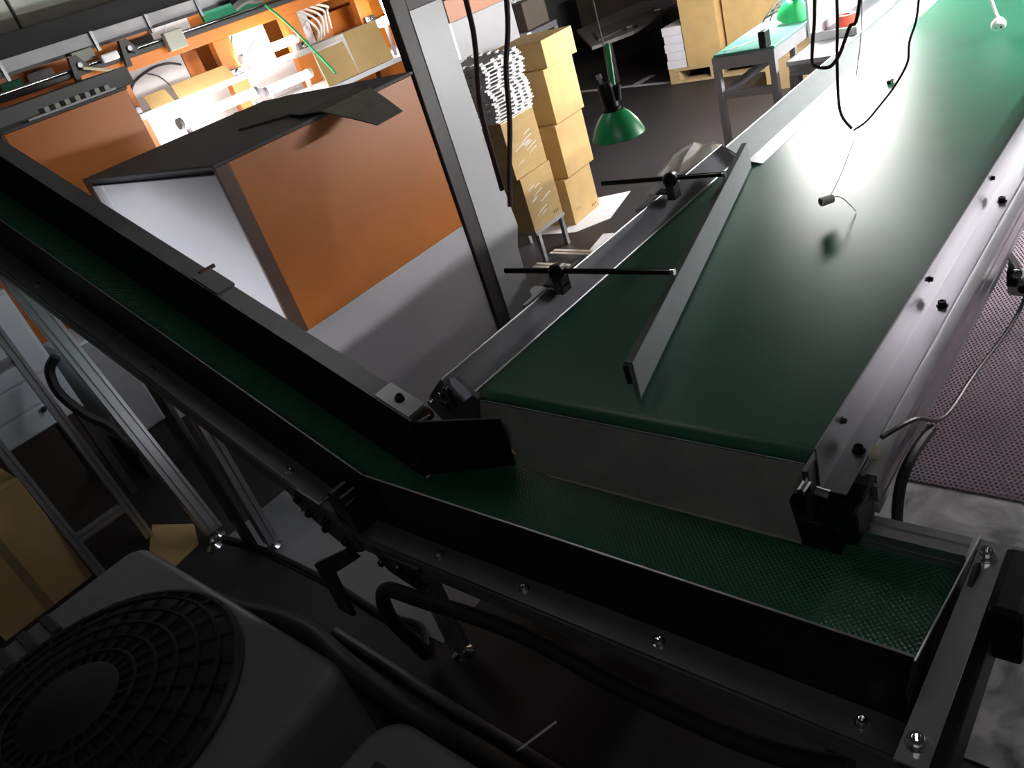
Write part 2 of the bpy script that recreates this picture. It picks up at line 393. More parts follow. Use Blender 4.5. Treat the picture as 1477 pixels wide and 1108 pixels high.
obj('end_clip', poly_prism(bmesh.new(), [at(0.002, -0.004, 0.69), at(0.002, -0.004, 0.735), at(0.002, -0.024, 0.735), at(0.002, -0.024, 0.69)], dd * 0.02), 'black_plastic', dv)
for (y, s0, x0, zz, ztop, cx) in ((1.43, None, -1.462, 0.76, 0.74, -1.286), (2.02, None, -1.52, 0.765, 0.74, -1.272)):
    xe = a.x + (b.x - a.x) * ((y - a.y) / (b.y - a.y)) - 0.012
    obj('rod', cyl(bmesh.new(), (x0, y - 0.02, zz), (xe, y + 0.01, zz), 0.0075, n=14), 'rod_black', dv, smooth=True)
    e = T([(xe - 0.004, y + 0.009, zz), (xe + 0.006, y + 0.006, zz - 0.012), (xe + 0.004, y + 0.006, zz - 0.03)], 0.0028, 6)
    obj('hook', e, 'chrome', dv)
    obj('end_cap', cyl(bmesh.new(), (xe - 0.002, y + 0.0095, zz), (xe + 0.008, y + 0.0105, zz), 0.0085, n=12), 'chrome', dv, smooth=True)
    kb = lathe(bmesh.new(), [(0.0001, -0.019), (0.017, -0.019), (0.022, -0.013), (0.0225, 0.013), (0.018, 0.018), (0.012, 0.018), (0.011, 0.012), (0.0001, 0.012)], (cx, y - 0.01, zz), (0.2, -1, 0.15), 22)
    kn = obj('clamp_knob', kb, 'black_plastic', dv, smooth=True)
    obj('clamp_stem', B(cx - 0.015, cx + 0.013, y - 0.028, y + 0.014, zz - 0.062, zz - 0.012, 0.004), 'black_plastic', dv)
    mp_ = obj('mounting_profile', PR((-1.343, y - 0.10, zz - 0.072), (-1.343, y + 0.16, zz - 0.072), 0.032, 0.032), 'alu', dv, label='short aluminium mounting profile')
    obj('stay', B(-1.347, -1.329, y - 0.01, y + 0.03, 0.6435, zz - 0.0885), 'alu', dv)
    obj('clamp_foot', B(cx - 0.055, cx + 0.013, y - 0.022, y + 0.012, zz - 0.045, zz - 0.037, 0.002), 'black_plastic', dv)

# ================================================================ swan-neck conveyor: level run, then 25 degree climb
TH = math.radians(25.0); XJ = -1.385
sn = thing('inclined_conveyor', 'dark conveyor with studded green belt, level run bending into a long climb', 'conveyor', (XJ, 0.8, 0))
CL = 2.75
def path_pt(s, h, y, z0=0.55):
    """s: 0 at the level end, 1 at the bend, 2 at the top of the climb; h above the belt plane"""
    p1 = Vector((XJ, y, z0)); n0 = Vector((0, 0, 1)); n1 = Vector((math.sin(TH), 0, math.cos(TH)))
    if s <= 1:
        x = -0.225 + (XJ + 0.225) * s
        if s == 1:
            t = math.tan(TH / 2); return Vector((XJ + h * t, y, z0 + h))
        return Vector((x, y, z0 + h))
    u = Vector((-math.cos(TH), 0, math.sin(TH)))
    return p1 + u * CL * (s - 1) + n1 * h
def run(sec, s0=0.0, s1=2.0):
    bm = bmesh.new(); S = [s for s in (s0, 1.0, s1) if s0 <= s <= s1]
    S = sorted(set(S))
    rings = [[bm.verts.new(path_pt(s, h, y)) for y, h in sec] for s in S]
    n = len(sec)
    for A, B_ in zip(rings, rings[1:]):
        for j in range(n): bm.faces.new((A[j], B_[j], B_[(j + 1) % n], A[(j + 1) % n]))
    bm.faces.new(rings[0][::-1]); bm.faces.new(rings[-1])
    return bm
obj('belt', run([(0.704, -0.085), (0.869, -0.085), (0.869, -0.091), (0.704, -0.091)], 1.0, 2.0), 'rough_belt', sn)
obj('belt', sheet([(-0.245, 0.704, 0.459), (-0.245, 1.022, 0.459), (-1.34, 1.022, 0.459), (-1.404, 0.869, 0.459), (-1.404, 0.704, 0.459)], 0.006), 'rough_belt', sn)
obj('belt_return', run([(0.71, -0.125), (0.865, -0.125), (0.865, -0.129), (0.71, -0.129)], 0.02, 2.0), 'rough_belt', sn)
ng = obj('side_guard', run([(0.702, 0.07), (0.699, 0.07), (0.699, -0.077), (0.644, -0.077), (0.644, -0.080), (0.702, -0.080)]), 'guard_black', sn, label='black side guard with foot flange')
obj('bright_edge', run([(0.7022, 0.072), (0.6988, 0.072), (0.6988, 0.070), (0.7022, 0.070)], 1.0, 2.0), 'flange_grey', ng)  # same edge in dull grey, its weaker glint put into the colour
obj('bright_edge', run([(0.7022, 0.072), (0.6988, 0.072), (0.6988, 0.070), (0.7022, 0.070)], 0.0, 0.98), 'alu', ng)  # glint along the level run put into a brighter edge material
fgp = obj('flange', run([(0.698, -0.0765), (0.643, -0.0765), (0.643, -0.0745), (0.698, -0.0745)], 0.0, 2.0), 'flange_grey', ng, label='dull grey foot flange')
obj('side_frame', run([(0.690, -0.081), (0.640, -0.081), (0.640, -0.094), (0.648, -0.094), (0.648, -0.102), (0.640, -0.102), (0.640, -0.121), (0.690, -0.121)]), 'flange_grey', sn)
far = obj('side_guard', run([(0.870, 0.098), (0.870, -0.095), (0.873, -0.095), (0.873, 0.095), (0.925, 0.095), (0.925, 0.098)], 1.0, 2.0), 'guard_black', sn, label='black side guard with grey top flange')
obj('top_flange', run([(0.8725, 0.0983), (0.926, 0.0983), (0.926, 0.1003), (0.8725, 0.1003)], 1.01, 2.0), 'flange_grey', far)
obj('bright_edge', run([(0.869, 0.0985), (0.8722, 0.0985), (0.8722, 0.1005), (0.869, 0.1005)], 1.0, 2.0), 'flange_grey', far)
obj('side_frame', run([(0.878, -0.04), (0.925, -0.04), (0.925, -0.085), (0.878, -0.085)], 1.03, 2.0), 'flange_grey', sn)
# black transition hood between climb and discharge plate
hood = poly_prism(bmesh.new(), [(-1.43, 0.872, 0.462), (-1.20, 0.985, 0.466), (-1.16, 0.958, 0.56), (-1.135, 0.936, 0.655), (-1.34, 0.873, 0.650), (-1.375, 0.870, 0.640)], (0, 0.004, 0))
hd = obj('transition_hood', hood, 'guard_black', sn, label='black bent transition hood')
obj('hood_lip', T([(-1.135, 0.936, 0.656), (-1.34, 0.873, 0.651)], 0.0022, 6), 'flange_grey', hd)
# bright bracket at the foot of the climb
q0 = path_pt(1.02, 0.083, 0.9); q1 = path_pt(1.045, 0.083, 0.9)
wb = obj('splice_plate', run([(0.874, 0.1006), (0.930, 0.1006), (0.930, 0.105), (0.874, 0.105)], 1.012, 1.052), 'white_paint', sn, label='bright splice plate with dark bolt')
bolt(wb, path_pt(1.032, 0.105, 0.902), (math.sin(TH), 0, math.cos(TH)), 'bolt_black', 1.4)
obj('idler_roller', cyl(bmesh.new(), (-1.375, 0.878, 0.628), (-1.375, 0.935, 0.628), 0.018, n=16), 'brown_trim', sn, smooth=True)
obj('roller_cap', cyl(bmesh.new(), (-1.355, 0.88, 0.640), (-1.345, 0.915, 0.640), 0.0035, n=8), 'chrome', sn)
# splice clamp further up the climb
obj('splice_clamp', run([(0.872, 0.1006), (0.930, 0.1006), (0.930, 0.108), (0.872, 0.108)], 1.262, 1.300), 'flange_grey', sn)
obj('splice_pin', cyl(bmesh.new(), path_pt(1.30, 0.107, 0.895), path_pt(1.30, 0.107, 0.945), 0.006, n=8), 'brown_trim', sn)
nrm = Vector((math.sin(TH), 0, math.cos(TH)))
for x in (-0.29, -0.62, -0.92, -1.16):
    bolt(fgp, (x, 0.672, 0.4755), (0, 0, 1), 'chrome', 1.2)
for s in (1.09, 1.29, 1.49, 1.69):
    bolt(fgp, path_pt(s, -0.0745, 0.668), nrm, 'chrome', 1.1)
# far rail stub and end assembly of the level run
ra = obj('rail', PR((-0.418, 1.035, 0.478), (-0.24, 1.035, 0.478), 0.045, 0.045), 'alu', sn, label='pale aluminium rail stub')
obj('side_frame', PR((-1.30, 1.035, 0.43), (-0.24, 1.035, 0.43), 0.040, 0.040), 'alu', sn)
obj('end_roller', cyl(bmesh.new(), (-0.245, 0.705, 0.446), (-0.245, 1.02, 0.446), 0.014, n=16), 'dark_steel', sn, smooth=True)
ep = obj('end_plate', poly_prism(bmesh.new(), [(-0.2245, 0.655, 0.40), (-0.2245, 1.03, 0.40), (-0.2245, 1.03, 0.535), (-0.2245, 0.694, 0.620), (-0.2245, 0.655, 0.60)], (0.003, 0, 0)), 'guard_black', sn)
obj('bright_edge', T([(-0.223, 0.694, 0.6205), (-0.223, 1.03, 0.5355)], 0.0018, 6), 'alu', ep)
obj('guard_tube', T([(-0.203, 0.95, 0.575), (-0.199, 0.90, 0.590), (-0.203, 0.80, 0.575), (-0.212, 0.68, 0.545), (-0.216, 0.62, 0.50)], 0.011, 10), 'black_rubber', sn, smooth=True, label='black rubber guard tube')
obj('guard_tube', T([(-0.206, 0.945, 0.560), (-0.186, 0.85, 0.562), (-0.190, 0.75, 0.548), (-0.205, 0.64, 0.49)], 0.006, 10), 'black_plastic', sn, smooth=True)
st = obj('end_strap', poly_prism(bmesh.new(), [(-0.172, 0.955, 0.598), (-0.205, 0.955, 0.598), (-0.215, 0.575, 0.578), (-0.178, 0.575, 0.578)], (0, 0, 0.004)), 'alu', sn, label='bright steel end strap')
bolt(st, (-0.192, 0.925, 0.601), (0, 0, 1), 'chrome', 1.4); bolt(st, (-0.197, 0.605, 0.5835), (0, 0, 1), 'chrome', 1.5)
mo = obj('motor_housing', B(-0.186, -0.135, 0.885, 1.03, 0.43, 0.535, 0.012), 'black_plastic', sn, label='black motor housing')
obj('motor_cable', T([(-0.14, 0.90, 0.50), (-0.10, 0.885, 0.47), (-0.02, 0.90, 0.44), (0.08, 0.98, 0.40)], 0.004), 'black_rubber', mo)
obj('end_bracket', B(-0.220, -0.172, 0.60, 0.95, 0.42, 0.50, 0.004), 'guard_black', sn)
# hinge brackets at the bend, near side
hb = obj('hinge_plate', poly_prism(bmesh.new(), [(-1.62, 0.638, 0.52), (-1.58, 0.638, 0.575), (-1.50, 0.638, 0.55), (-1.42, 0.638, 0.475), (-1.40, 0.638, 0.435), (-1.455, 0.638, 0.41), (-1.54, 0.638, 0.455)], (0, -0.006, 0)), 'dark_steel', sn, label='steel hinge plate at the bend')
hb2 = obj('hinge_plate', poly_prism(bmesh.new(), [(-1.36, 0.638, 0.455), (-1.20, 0.638, 0.455), (-1.195, 0.638, 0.40), (-1.23, 0.638, 0.37), (-1.33, 0.638, 0.40)], (0, -0.006, 0)), 'dark_steel', sn)
for x, z in ((-1.585, 0.545), (-1.565, 0.505), (-1.50, 0.50), (-1.52, 0.47), (-1.455, 0.45)): bolt(hb, (x, 0.632, z), (0, -1, 0), 'bolt_black', 1.3)
for x, z in ((-1.33, 0.43), (-1.27, 0.435), (-1.225, 0.41)): bolt(hb2, (x, 0.632, z), (0, -1, 0), 'bolt_black', 1.3)
obj('hinge_block', B(-1.47, -1.40, 0.645, 0.699, 0.47, 0.565, 0.006), 'guard_black', sn)
for x, z in ((-1.452, 0.585), (-1.425, 0.575)):
    obj('hinge_pin', cyl(bmesh.new(), (x, 0.652, z), (x + 0.012, 0.690, z + 0.006), 0.0045, n=8), 'chrome', sn)
obj('hinge_pin', cyl(bmesh.new(), (-1.50, 0.645, 0.55), (-1.485, 0.66, 0.56), 0.006, n=8), 'chrome', sn)
# legs
def foot(parent, x, y):
    bm = bmesh.new(); lathe(bm, [(0.0001, 0.0), (0.030, 0.0), (0.030, 0.006), (0.010, 0.018), (0.008, 0.03), (0.0001, 0.03)], (x, y, 0.0), (0, 0, 1), 14)
    obj('levelling_foot', bm, 'chrome', parent, smooth=True)
lgs = [obj('leg', PR((-1.345, 0.72, 0.03), (-1.345, 0.72, 0.43)), 'alu', sn), obj('leg', PR((-2.305, 0.76, 0.03), (-2.285, 0.76, 0.86)), 'alu', sn),
       obj('leg', PR((-2.60, 0.70, 0.03), (-3.03, 0.70, 1.16), 0.06, 0.045), 'alu', sn), obj('leg', PR((-2.37, 0.95, 0.03), (-2.35, 0.95, 0.90)), 'alu', sn),
       obj('leg', PR((-0.40, 1.035, 0.03), (-0.40, 1.035, 0.41)), 'alu', sn), obj('leg', PR((-1.25, 1.035, 0.03), (-1.25, 1.035, 0.41)), 'alu', sn)]
for p, x, y in zip(lgs, (-1.345, -2.305, -2.595, -2.37, -0.40, -1.25), (0.72, 0.76, 0.70, 0.95, 1.035, 1.035)): foot(p, x, y)
foot(lgs[2], -2.55, 0.66)
obj('support_strut', B(-2.43, -2.36, 0.715, 0.735, 0.02, 0.80, 0.003), 'machine_dark', sn)
strap = obj('hanging_strap', bmesh.new() if False else poly_prism(bmesh.new(), [(-1.46, 0.63, 0.43), (-1.42, 0.63, 0.415), (-1.60, 0.63, 0.29), (-1.62, 0.63, 0.12), (-1.68, 0.63, 0.12), (-1.68, 0.63, 0.295)], (0, -0.012, 0)), 'black_plastic', sn, label='black bent hanging strap')
obj('hose_loop', T([(-1.42, 0.66, 0.03), (-1.37, 0.63, 0.12), (-1.38, 0.605, 0.25), (-1.33, 0.602, 0.365), (-1.2, 0.605, 0.39), (-0.95, 0.636, 0.375), (-0.7, 0.634, 0.35), (-0.45, 0.632, 0.36), (-0.30, 0.640, 0.40)], 0.018, 10), 'black_rubber', label='thick black hose hung under the near side of the level run', cat='hose', smooth=True)

# ================================================================ orange and grey painted cabinet beside the conveyors
Xc, Yc, Zc = -2.2, 1.133, 1.217
cb = thing('machine_enclosure', 'large boxy enclosure, orange above pale grey, dark flat top', 'enclosure', (-2.7, 1.6, 0))
obj('carcass', B(-3.15, Xc - 0.008, Yc + 0.010, 1.985, 0.0, Zc - 0.012), 'charcoal', cb)
obj('front_panel', B(Xc - 0.008, Xc, Yc + 0.05, 1.975, 0.632, Zc - 0.012, 0.002), 'orange_paint', cb, label='orange upper front panel')
obj('front_panel', B(Xc - 0.008, Xc, Yc + 0.014, 1.975, 0.0, 0.631, 0.002), 'grey_white_paint', cb, label='pale grey lower front panel')
obj('corner_trim', B(Xc - 0.010, Xc + 0.001, Yc + 0.0, Yc + 0.05, 0.632, Zc - 0.012, 0.002), 'brown_trim', cb)
sp = obj('side_panel', B(-3.12, Xc - 0.012, Yc + 0.001, Yc + 0.010, 0.0, Zc - 0.03, 0.002), 'grey_white_paint', cb, label='pale grey side panel')
obj('corner_trim', B(-3.165, -3.12, Yc - 0.003, Yc + 0.012, 0.0, Zc - 0.012, 0.002), 'brown_trim', cb)
obj('seam', B(-3.03, -3.024, Yc - 0.0015, Yc + 0.002, 0.2, Zc - 0.03), 'foam_white', sp)
obj('top_panel', B(-3.165, Xc + 0.004, Yc - 0.004, 1.985, Zc - 0.012, Zc, 0.003), 'charcoal', cb)
# cardboard sheets lying on it
for nm, pts, t, lab in (('cardboard_sheet', [(-3.12, 1.80, Zc + 0.001), (-2.62, 1.50, Zc + 0.001), (-2.36, 1.62, Zc + 0.001), (-2.40, 1.93, Zc + 0.001), (-2.95, 1.96, Zc + 0.001)], 0.006, 'large dusty cardboard sheet lying flat on the enclosure top'),):
    obj(nm, sheet(pts, t), 'dirty_card', label=lab, cat='cardboard')
cs = thing('cardboard_flap', 'dusty creased cardboard flap drooping over the orange panel edge', 'cardboard', (-2.25, 1.7, Zc + 0.008))
s0 = [(-2.42, 1.58, Zc + 0.010), (-2.26, 1.52, Zc + 0.012), (-2.185, 1.55, 1.222), (-2.10, 1.585, 1.180), (-2.02, 1.615, 1.140)]
s1 = [(-2.42, 1.84, Zc + 0.010), (-2.27, 1.80, Zc + 0.012), (-2.19, 1.775, 1.224), (-2.105, 1.755, 1.183), (-2.02, 1.730, 1.143)]
for i in range(4):
    obj('flap_panel', sheet([s0[i], Vector(s0[i + 1]) * 0.97 + Vector(s0[i]) * 0.03, Vector(s1[i + 1]) * 0.97 + Vector(s1[i]) * 0.03, s1[i]], 0.004), 'dirty_card', cs)

# dark post, header and pale panel
fm = thing('partition_frame', 'dark steel post and header framing a tall pale partition panel', 'partition', (-2.2, 2.1, 0))
obj('post', B(-2.235, -2.195, 1.988, 2.058, 0.0, 3.4, 0.003), 'post_dark', fm)
obj('header', B(-2.235, -2.195, 2.058, 2.9, 1.395, 1.47, 0.003), 'post_dark', fm)
obj('panel', sheet([(-2.204, 2.058, 0.0), (-2.204, 2.21, 0.0), (-2.204, 2.225, 0.42), (-2.204, 2.262, 0.50), (-2.204, 2.235, 0.8), (-2.204, 2.222, 1.12), (-2.204, 2.226, 1.395), (-2.204, 2.058, 1.395)], 0.012), 'panel_pale', fm)
obj('hinge', B(-2.199, -2.188, 2.228, 2.242, 0.83, 0.92, 0.002), 'black_plastic', fm)

# second orange block further back
c2 = thing('orange_enclosure', 'orange block with white base behind the large boxy enclosure', 'enclosure', (-4.0, 1.4, 0))
obj('carcass', B(-4.3, -3.706, 1.13, 1.695, 0.0, 1.425), 'charcoal', c2)
obj('front_panel', B(-3.706, -3.70, 1.14, 1.69, 1.085, 1.425, 0.002), 'orange_paint', c2)
obj('front_panel', B(-3.706, -3.70, 1.14, 1.69, 0.0, 1.083, 0.002), 'grey_white_paint', c2, label='white lower panel')
obj('edge_trim', B(-3.71, -3.698, 1.125, 1.14, 0.0, 1.43), 'brown_trim', c2)
obj('top_panel', B(-4.3, -3.698, 1.125, 1.70, 1.426, 1.436), 'charcoal', c2)
# parts rack on top of it
rk = thing('part_rack', 'grey slotted rack strip standing on the orange block', 'rack', (-3.75, 1.4, 1.436))
obj('base_strip', B(-3.80, -3.715, 1.26, 1.66, 1.436, 1.446), 'bin_grey', rk)
for i in range(7):
    y = 1.34 + i * 0.046
    obj('divider', B(-3.79, -3.72, y, y + 0.022, 1.4465, 1.468, 0.002), 'wall_panel', rk)

# ================================================================ orange production line in the background (plane x = -5.5)
XL = -5.5
pf = thing('line_frame', 'orange machine frame with beam and uprights under bright tubes', 'machine frame', (XL, 3.0, 0))
obj('beam', B(XL - 0.08, XL, 1.2, 6.0, 1.45, 1.525, 0.004), 'orange_paint', pf)
for y0, y1 in ((2.40, 2.555), (3.255, 3.40), (3.885, 4.04), (4.62, 4.76), (5.4, 5.54)):
    u = obj('upright', B(XL - 0.07, XL - 0.004, y0, y1, 0.0, 1.45, 0.004), 'orange_paint', pf)
    obj('foot_clamp', B(XL - 0.003, XL + 0.03, y0 + 0.02, y1 - 0.02, 1.20, 1.245, 0.004), 'dark_steel', u)
    bolt(u, (XL + 0.03, (y0 + y1) / 2, 1.222), (1, 0, 0), 'chrome', 2.0)
obj('lower_beam', B(XL - 0.085, XL + 0.045, 1.2, 6.0, 1.155, 1.20, 0.004), 'bin_grey', pf)
obj('deck', B(XL - 0.4, XL + 0.55, 1.2, 6.0, 0.90, 0.935, 0.004), 'white_paint', pf)
for y in (1.4, 3.7, 5.8):
    obj('leg', B(XL + 0.45, XL + 0.51, y, y + 0.06, 0.0, 0.90), 'bin_grey', pf)
# panels behind the uprights
for k, (y0, y1, lab) in enumerate(((2.60, 3.12, 'white machine guard panel with curved dark seam'), (3.41, 3.875, 'white machine guard panel beside the brightest tube'), (4.05, 4.30, 'small white machine guard panel with looped white hose'))):
    t = thing('guard_panel', lab, 'panel', (XL - 0.25, (y0 + y1) / 2, 0.935))
    obj('sheet', B(XL - 0.26, XL - 0.25, y0, y1, 0.936, 1.448, 0.003), 'white_paint', t)
    obj('frame_edge', B(XL - 0.249, XL - 0.235, y0, y0 + 0.02, 0.936, 1.448, 0.002), 'foam_white', t)
    yc = (y0 + y1) / 2; w = (y1 - y0) / 2
    if k == 0:
        obj('seam', T([(XL - 0.246, y0 + 0.03, 1.27), (XL - 0.242, y0 + 0.09, 1.37), (XL - 0.24, yc, 1.42), (XL - 0.242, y1 - 0.12, 1.415), (XL - 0.246, y1 - 0.03, 1.38)], 0.008), 'charcoal', t)
        obj('seam', T([(XL - 0.245, yc - 0.06, 1.41), (XL - 0.243, yc + 0.03, 1.36), (XL - 0.245, yc + 0.08, 1.28)], 0.004), 'charcoal', t)
    else:
        obj('hose', T([(XL - 0.244, yc - 0.06, 1.44), (XL - 0.235, yc - 0.09, 1.38), (XL - 0.235, yc, 1.31), (XL - 0.244, yc + 0.10, 1.36)], 0.007), 'bin_grey' if k == 1 else 'cable_white', t)
obj('infill_panel', B(XL - 0.27, XL - 0.25, 3.125, 3.25, 0.936, 1.44, 0.003), 'orange_paint', pf)
obj('infill_panel', B(XL - 0.27, XL - 0.25, 4.31, 5.2, 0.936, 1.36, 0.003), 'orange_paint', pf)
obj('lower_panel', B(XL - 0.225, XL - 0.215, 2.556, 4.9, 0.936, 1.154, 0.002), 'white_paint', pf)
# carton sheets on the line
for (y0, y1, z0, z1, x, lab, mname) in ((2.56, 2.74, 1.20, 1.285, XL + 0.10, 'short tan carton sheet next to the curved seam panel', 'carton'),
                                  (2.77, 3.24, 1.20, 1.29, XL + 0.11, 'long tan carton sheet above the tube beside the second orange block', 'carton'),
                                  (3.69, 4.0, 0.937, 1.175, XL + 0.50, 'tan carton sheet with pale edge strip', 'carton'),
                                  (4.01, 4.37, 0.937, 1.225, XL + 0.50, 'tall tan carton sheet below the round lamp', 'carton')):
    zb = z0 if z0 > 1 else 0.9355
    obj('carton_sheet', sheet([(x, y0, zb), (x, y1, zb), (x - 0.045, y1 - 0.01, z1), (x - 0.045, y0 + 0.01, z1)], 0.008), mname, label=lab, cat='cardboard')
# tubes of the line
def tube_lamp(name, label, p, q, r, m, house=None, group=None):
    t = thing(name, label, 'tube lamp', tuple((Vector(p) + Vector(q)) / 2), group=group)
    p, q = Vector(p), Vector(q); d = (q - p).normalized()
    obj('glass_tube', cyl(bmesh.new(), p + d * 0.03, q - d * 0.03, r, n=12), m, t, smooth=True)
    for e, s in ((p, 1), (q, -1)):
        obj('end_cap', cyl(bmesh.new(), e, e + d * 0.03 * s, r * 1.15, n=12), 'white_paint', t, smooth=True)
    if house:
        x, z, w = house
        c = (p + q) / 2
        obj('housing', B(min(p.x, q.x) + x - w, max(p.x, q.x) + x + w, min(p.y, q.y), max(p.y, q.y), p.z + z, p.z + z + 0.03, 0.004), 'white_paint', t)
    return t
def tube_bracket(t, y, p, zc):
    obj('bracket', B(p[0] - 0.012, p[0] + 0.012, y - 0.012, y + 0.012, zc, p[2]), 'bin_grey', t)
for y0, y1, x, z, lab in ((2.54, 3.18, XL + 0.40, 1.085, 'long bright fluorescent tube low on the line behind the boxy enclosure'),
                          (3.22, 3.66, XL + 0.40, 1.06, 'second bright fluorescent tube continuing the low row'),
                          (3.37, 3.90, XL + 0.06, 1.285, 'very bright fluorescent tube between two orange uprights'),
                          (1.50, 1.90, XL + 0.5, 1.41, 'short bright tube near the dark bench top')):
    t = tube_lamp('fluorescent_tube', lab, (x, y0, z), (x, y1, z), 0.030, 'tube_line')
    for y in (y0 + 0.05, y1 - 0.05):
        tube_bracket(t, y, (x, 0, z - 0.025), 0.9355 if z < 1.2 or x > XL + 0.3 else 1.20)
gl = thing('globe_lamp', 'bright white lamp at the end of the tan carton sheets', 'lamp', (XL + 0.40, 4.50, 0.935))
obj('bulb', lathe(bmesh.new(), [(0.0001, -0.07), (0.03, -0.06), (0.035, 0.0), (0.03, 0.06), (0.0001, 0.07)], (XL + 0.40, 4.50, 1.19), (0, 1, 0), 16), 'tube_line', gl, smooth=True)
obj('stem', B(XL + 0.39, XL + 0.41, 4.49, 4.51, 0.9355, 1.165), 'bin_grey', gl)
vt = tube_lamp('upright_tube', 'upright white tube beside the dark post', (XL + 0.2, 4.77, 0.9385), (XL + 0.2, 4.71, 1.40), 0.018, 'tube_line')
# rail, back boards, cable tray above the line
rl = thing('machine_rail', 'dark linear rail with bright rod along the orange beam', 'rail', (XL - 0.04, 3, 1.525))
obj('bed', B(XL - 0.10, XL + 0.02, 1.2, 6.0, 1.5255, 1.556, 0.003), 'machine_dark', rl)
obj('rod', cyl(bmesh.new(), (XL + 0.0, 1.2, 1.567), (XL + 0.0, 6.0, 1.567), 0.011, n=10), 'chrome', rl, smooth=True)
bb = thing('back_board', 'orange back board of the line with white and green pieces', 'board', (XL - 0.5, 3, 0.0))
obj('board', B(XL - 0.52, XL - 0.5, 1.2, 6.2, 0.0, 1.69, 0.003), 'orange_paint', bb)
obj('white_insert', B(XL - 0.499, XL - 0.47, 3.10, 3.42, 1.44, 1.655, 0.003), 'white_paint', bb)
obj('green_insert', B(XL - 0.499, XL - 0.47, 3.55, 4.1, 1.44, 1.655, 0.003), 'green_board', bb)
obj('green_insert', B(XL - 0.499, XL - 0.47, 1.98, 2.12, 1.5, 1.62, 0.003), 'green_board', bb)
obj('white_insert', B(XL - 0.499, XL - 0.47, 2.16, 2.34, 1.5, 1.63, 0.02), 'white_paint', bb)
obj('dark_recess', B(XL - 0.499, XL - 0.475, 2.85, 3.09, 1.5, 1.62, 0.003), 'machine_dark', bb)
tr = thing('cable_tray', 'long grey cable tray above the orange beam', 'cable tray', (XL - 0.2, 3, 1.65))
obj('tray', B(XL - 0.35, XL - 0.08, 1.0, 6.2, 1.662, 1.738, 0.004), 'bin_grey', tr)
obj('lip', B(XL - 0.079, XL - 0.07, 1.0, 6.2, 1.645, 1.664), 'machine_dark', tr)
for y in (1.9, 2.5, 2.9, 3.3):
    obj('hanger', B(XL - 0.079, XL - 0.06, y, y + 0.02, 1.62, 1.74), 'dark_steel', tr)
obj('support', B(XL - 0.30, XL - 0.26, 5.9, 5.95, 0.936, 1.662), 'bin_grey', tr)
obj('support', B(XL - 0.30, XL - 0.26, 1.05, 1.10, 0.0, 1.662), 'bin_grey', tr)
obj('top_duct', B(XL - 0.55, XL - 0.10, 1.0, 6.2, 1.739, 1.862, 0.004), 'guard_mesh', label='dark rectangular duct resting on the grey cable tray', cat='duct')
# small things on the rail
for (y, z, lab, m) in ((2.38, 1.622, 'white junction box hung under the grey cable tray', 'wall_panel'),):
    obj('junction_box', B(XL - 0.062, XL - 0.02, y - 0.07, y + 0.07, z - 0.035, z + 0.035, 0.006), m, label=lab, cat='box')
jb = thing('terminal_box', 'beige terminal box with looped wire on the rail', 'box', (XL + 0.05, 2.96, 1.5))
obj('case', B(XL + 0.021, XL + 0.07, 2.90, 3.04, 1.48, 1.60, 0.008), 'wall_panel', jb)
obj('wire_loop', T([(XL + 0.05, 2.93, 1.60), (XL + 0.05, 2.95, 1.635), (XL + 0.05, 3.0, 1.635), (XL + 0.05, 3.02, 1.60)], 0.004), 'cable_white', jb)
def clip(y, lab):
    t = thing('rail_clamp', lab, 'clamp', (XL + 0.03, y, 1.525))
    obj('arm', poly_prism(bmesh.new(), [(XL + 0.025, y - 0.05, 1.48), (XL + 0.025, y - 0.02, 1.64), (XL + 0.025, y + 0.03, 1.64), (XL + 0.025, y + 0.08, 1.56), (XL + 0.025, y + 0.05, 1.545), (XL + 0.025, y, 1.59), (XL + 0.025, y - 0.01, 1.48)], (0.03, 0, 0)), 'machine_dark', t)
    obj('screw', cyl(bmesh.new(), (XL + 0.04, y + 0.02, 1.58), (XL + 0.07, y + 0.02, 1.58), 0.016, n=10), 'dark_steel', t)
clip(2.27, 'black rail clamp next to the pale lever'); clip(2.62, 'black rail clamp near the white insert')
obj('lever', T([(XL + 0.06, 2.30, 1.56), (XL + 0.09, 2.50, 1.475)], 0.010, 8), 'cream', label='pale lever slanting down from the black rail clamp', cat='lever')
obj('white_block', B(XL + 0.021, XL + 0.06, 2.44, 2.56, 1.545, 1.595, 0.012), 'foam_white', label='small white block sitting on the dark rail', cat='block')
bs = thing('bench_slab', 'thick dark slab in front of the dark rail', 'bench', (XL + 0.36, 1.75, 1.40))
obj('slab', B(XL + 0.10, XL + 0.62, 1.2, 2.30, 1.40, 1.50, 0.004), 'machine_dark', bs)
for y in (1.4, 2.2): obj('slab_bracket', B(XL + 0.021, XL + 0.10, y, y + 0.05, 1.43, 1.50), 'machine_dark', bs)
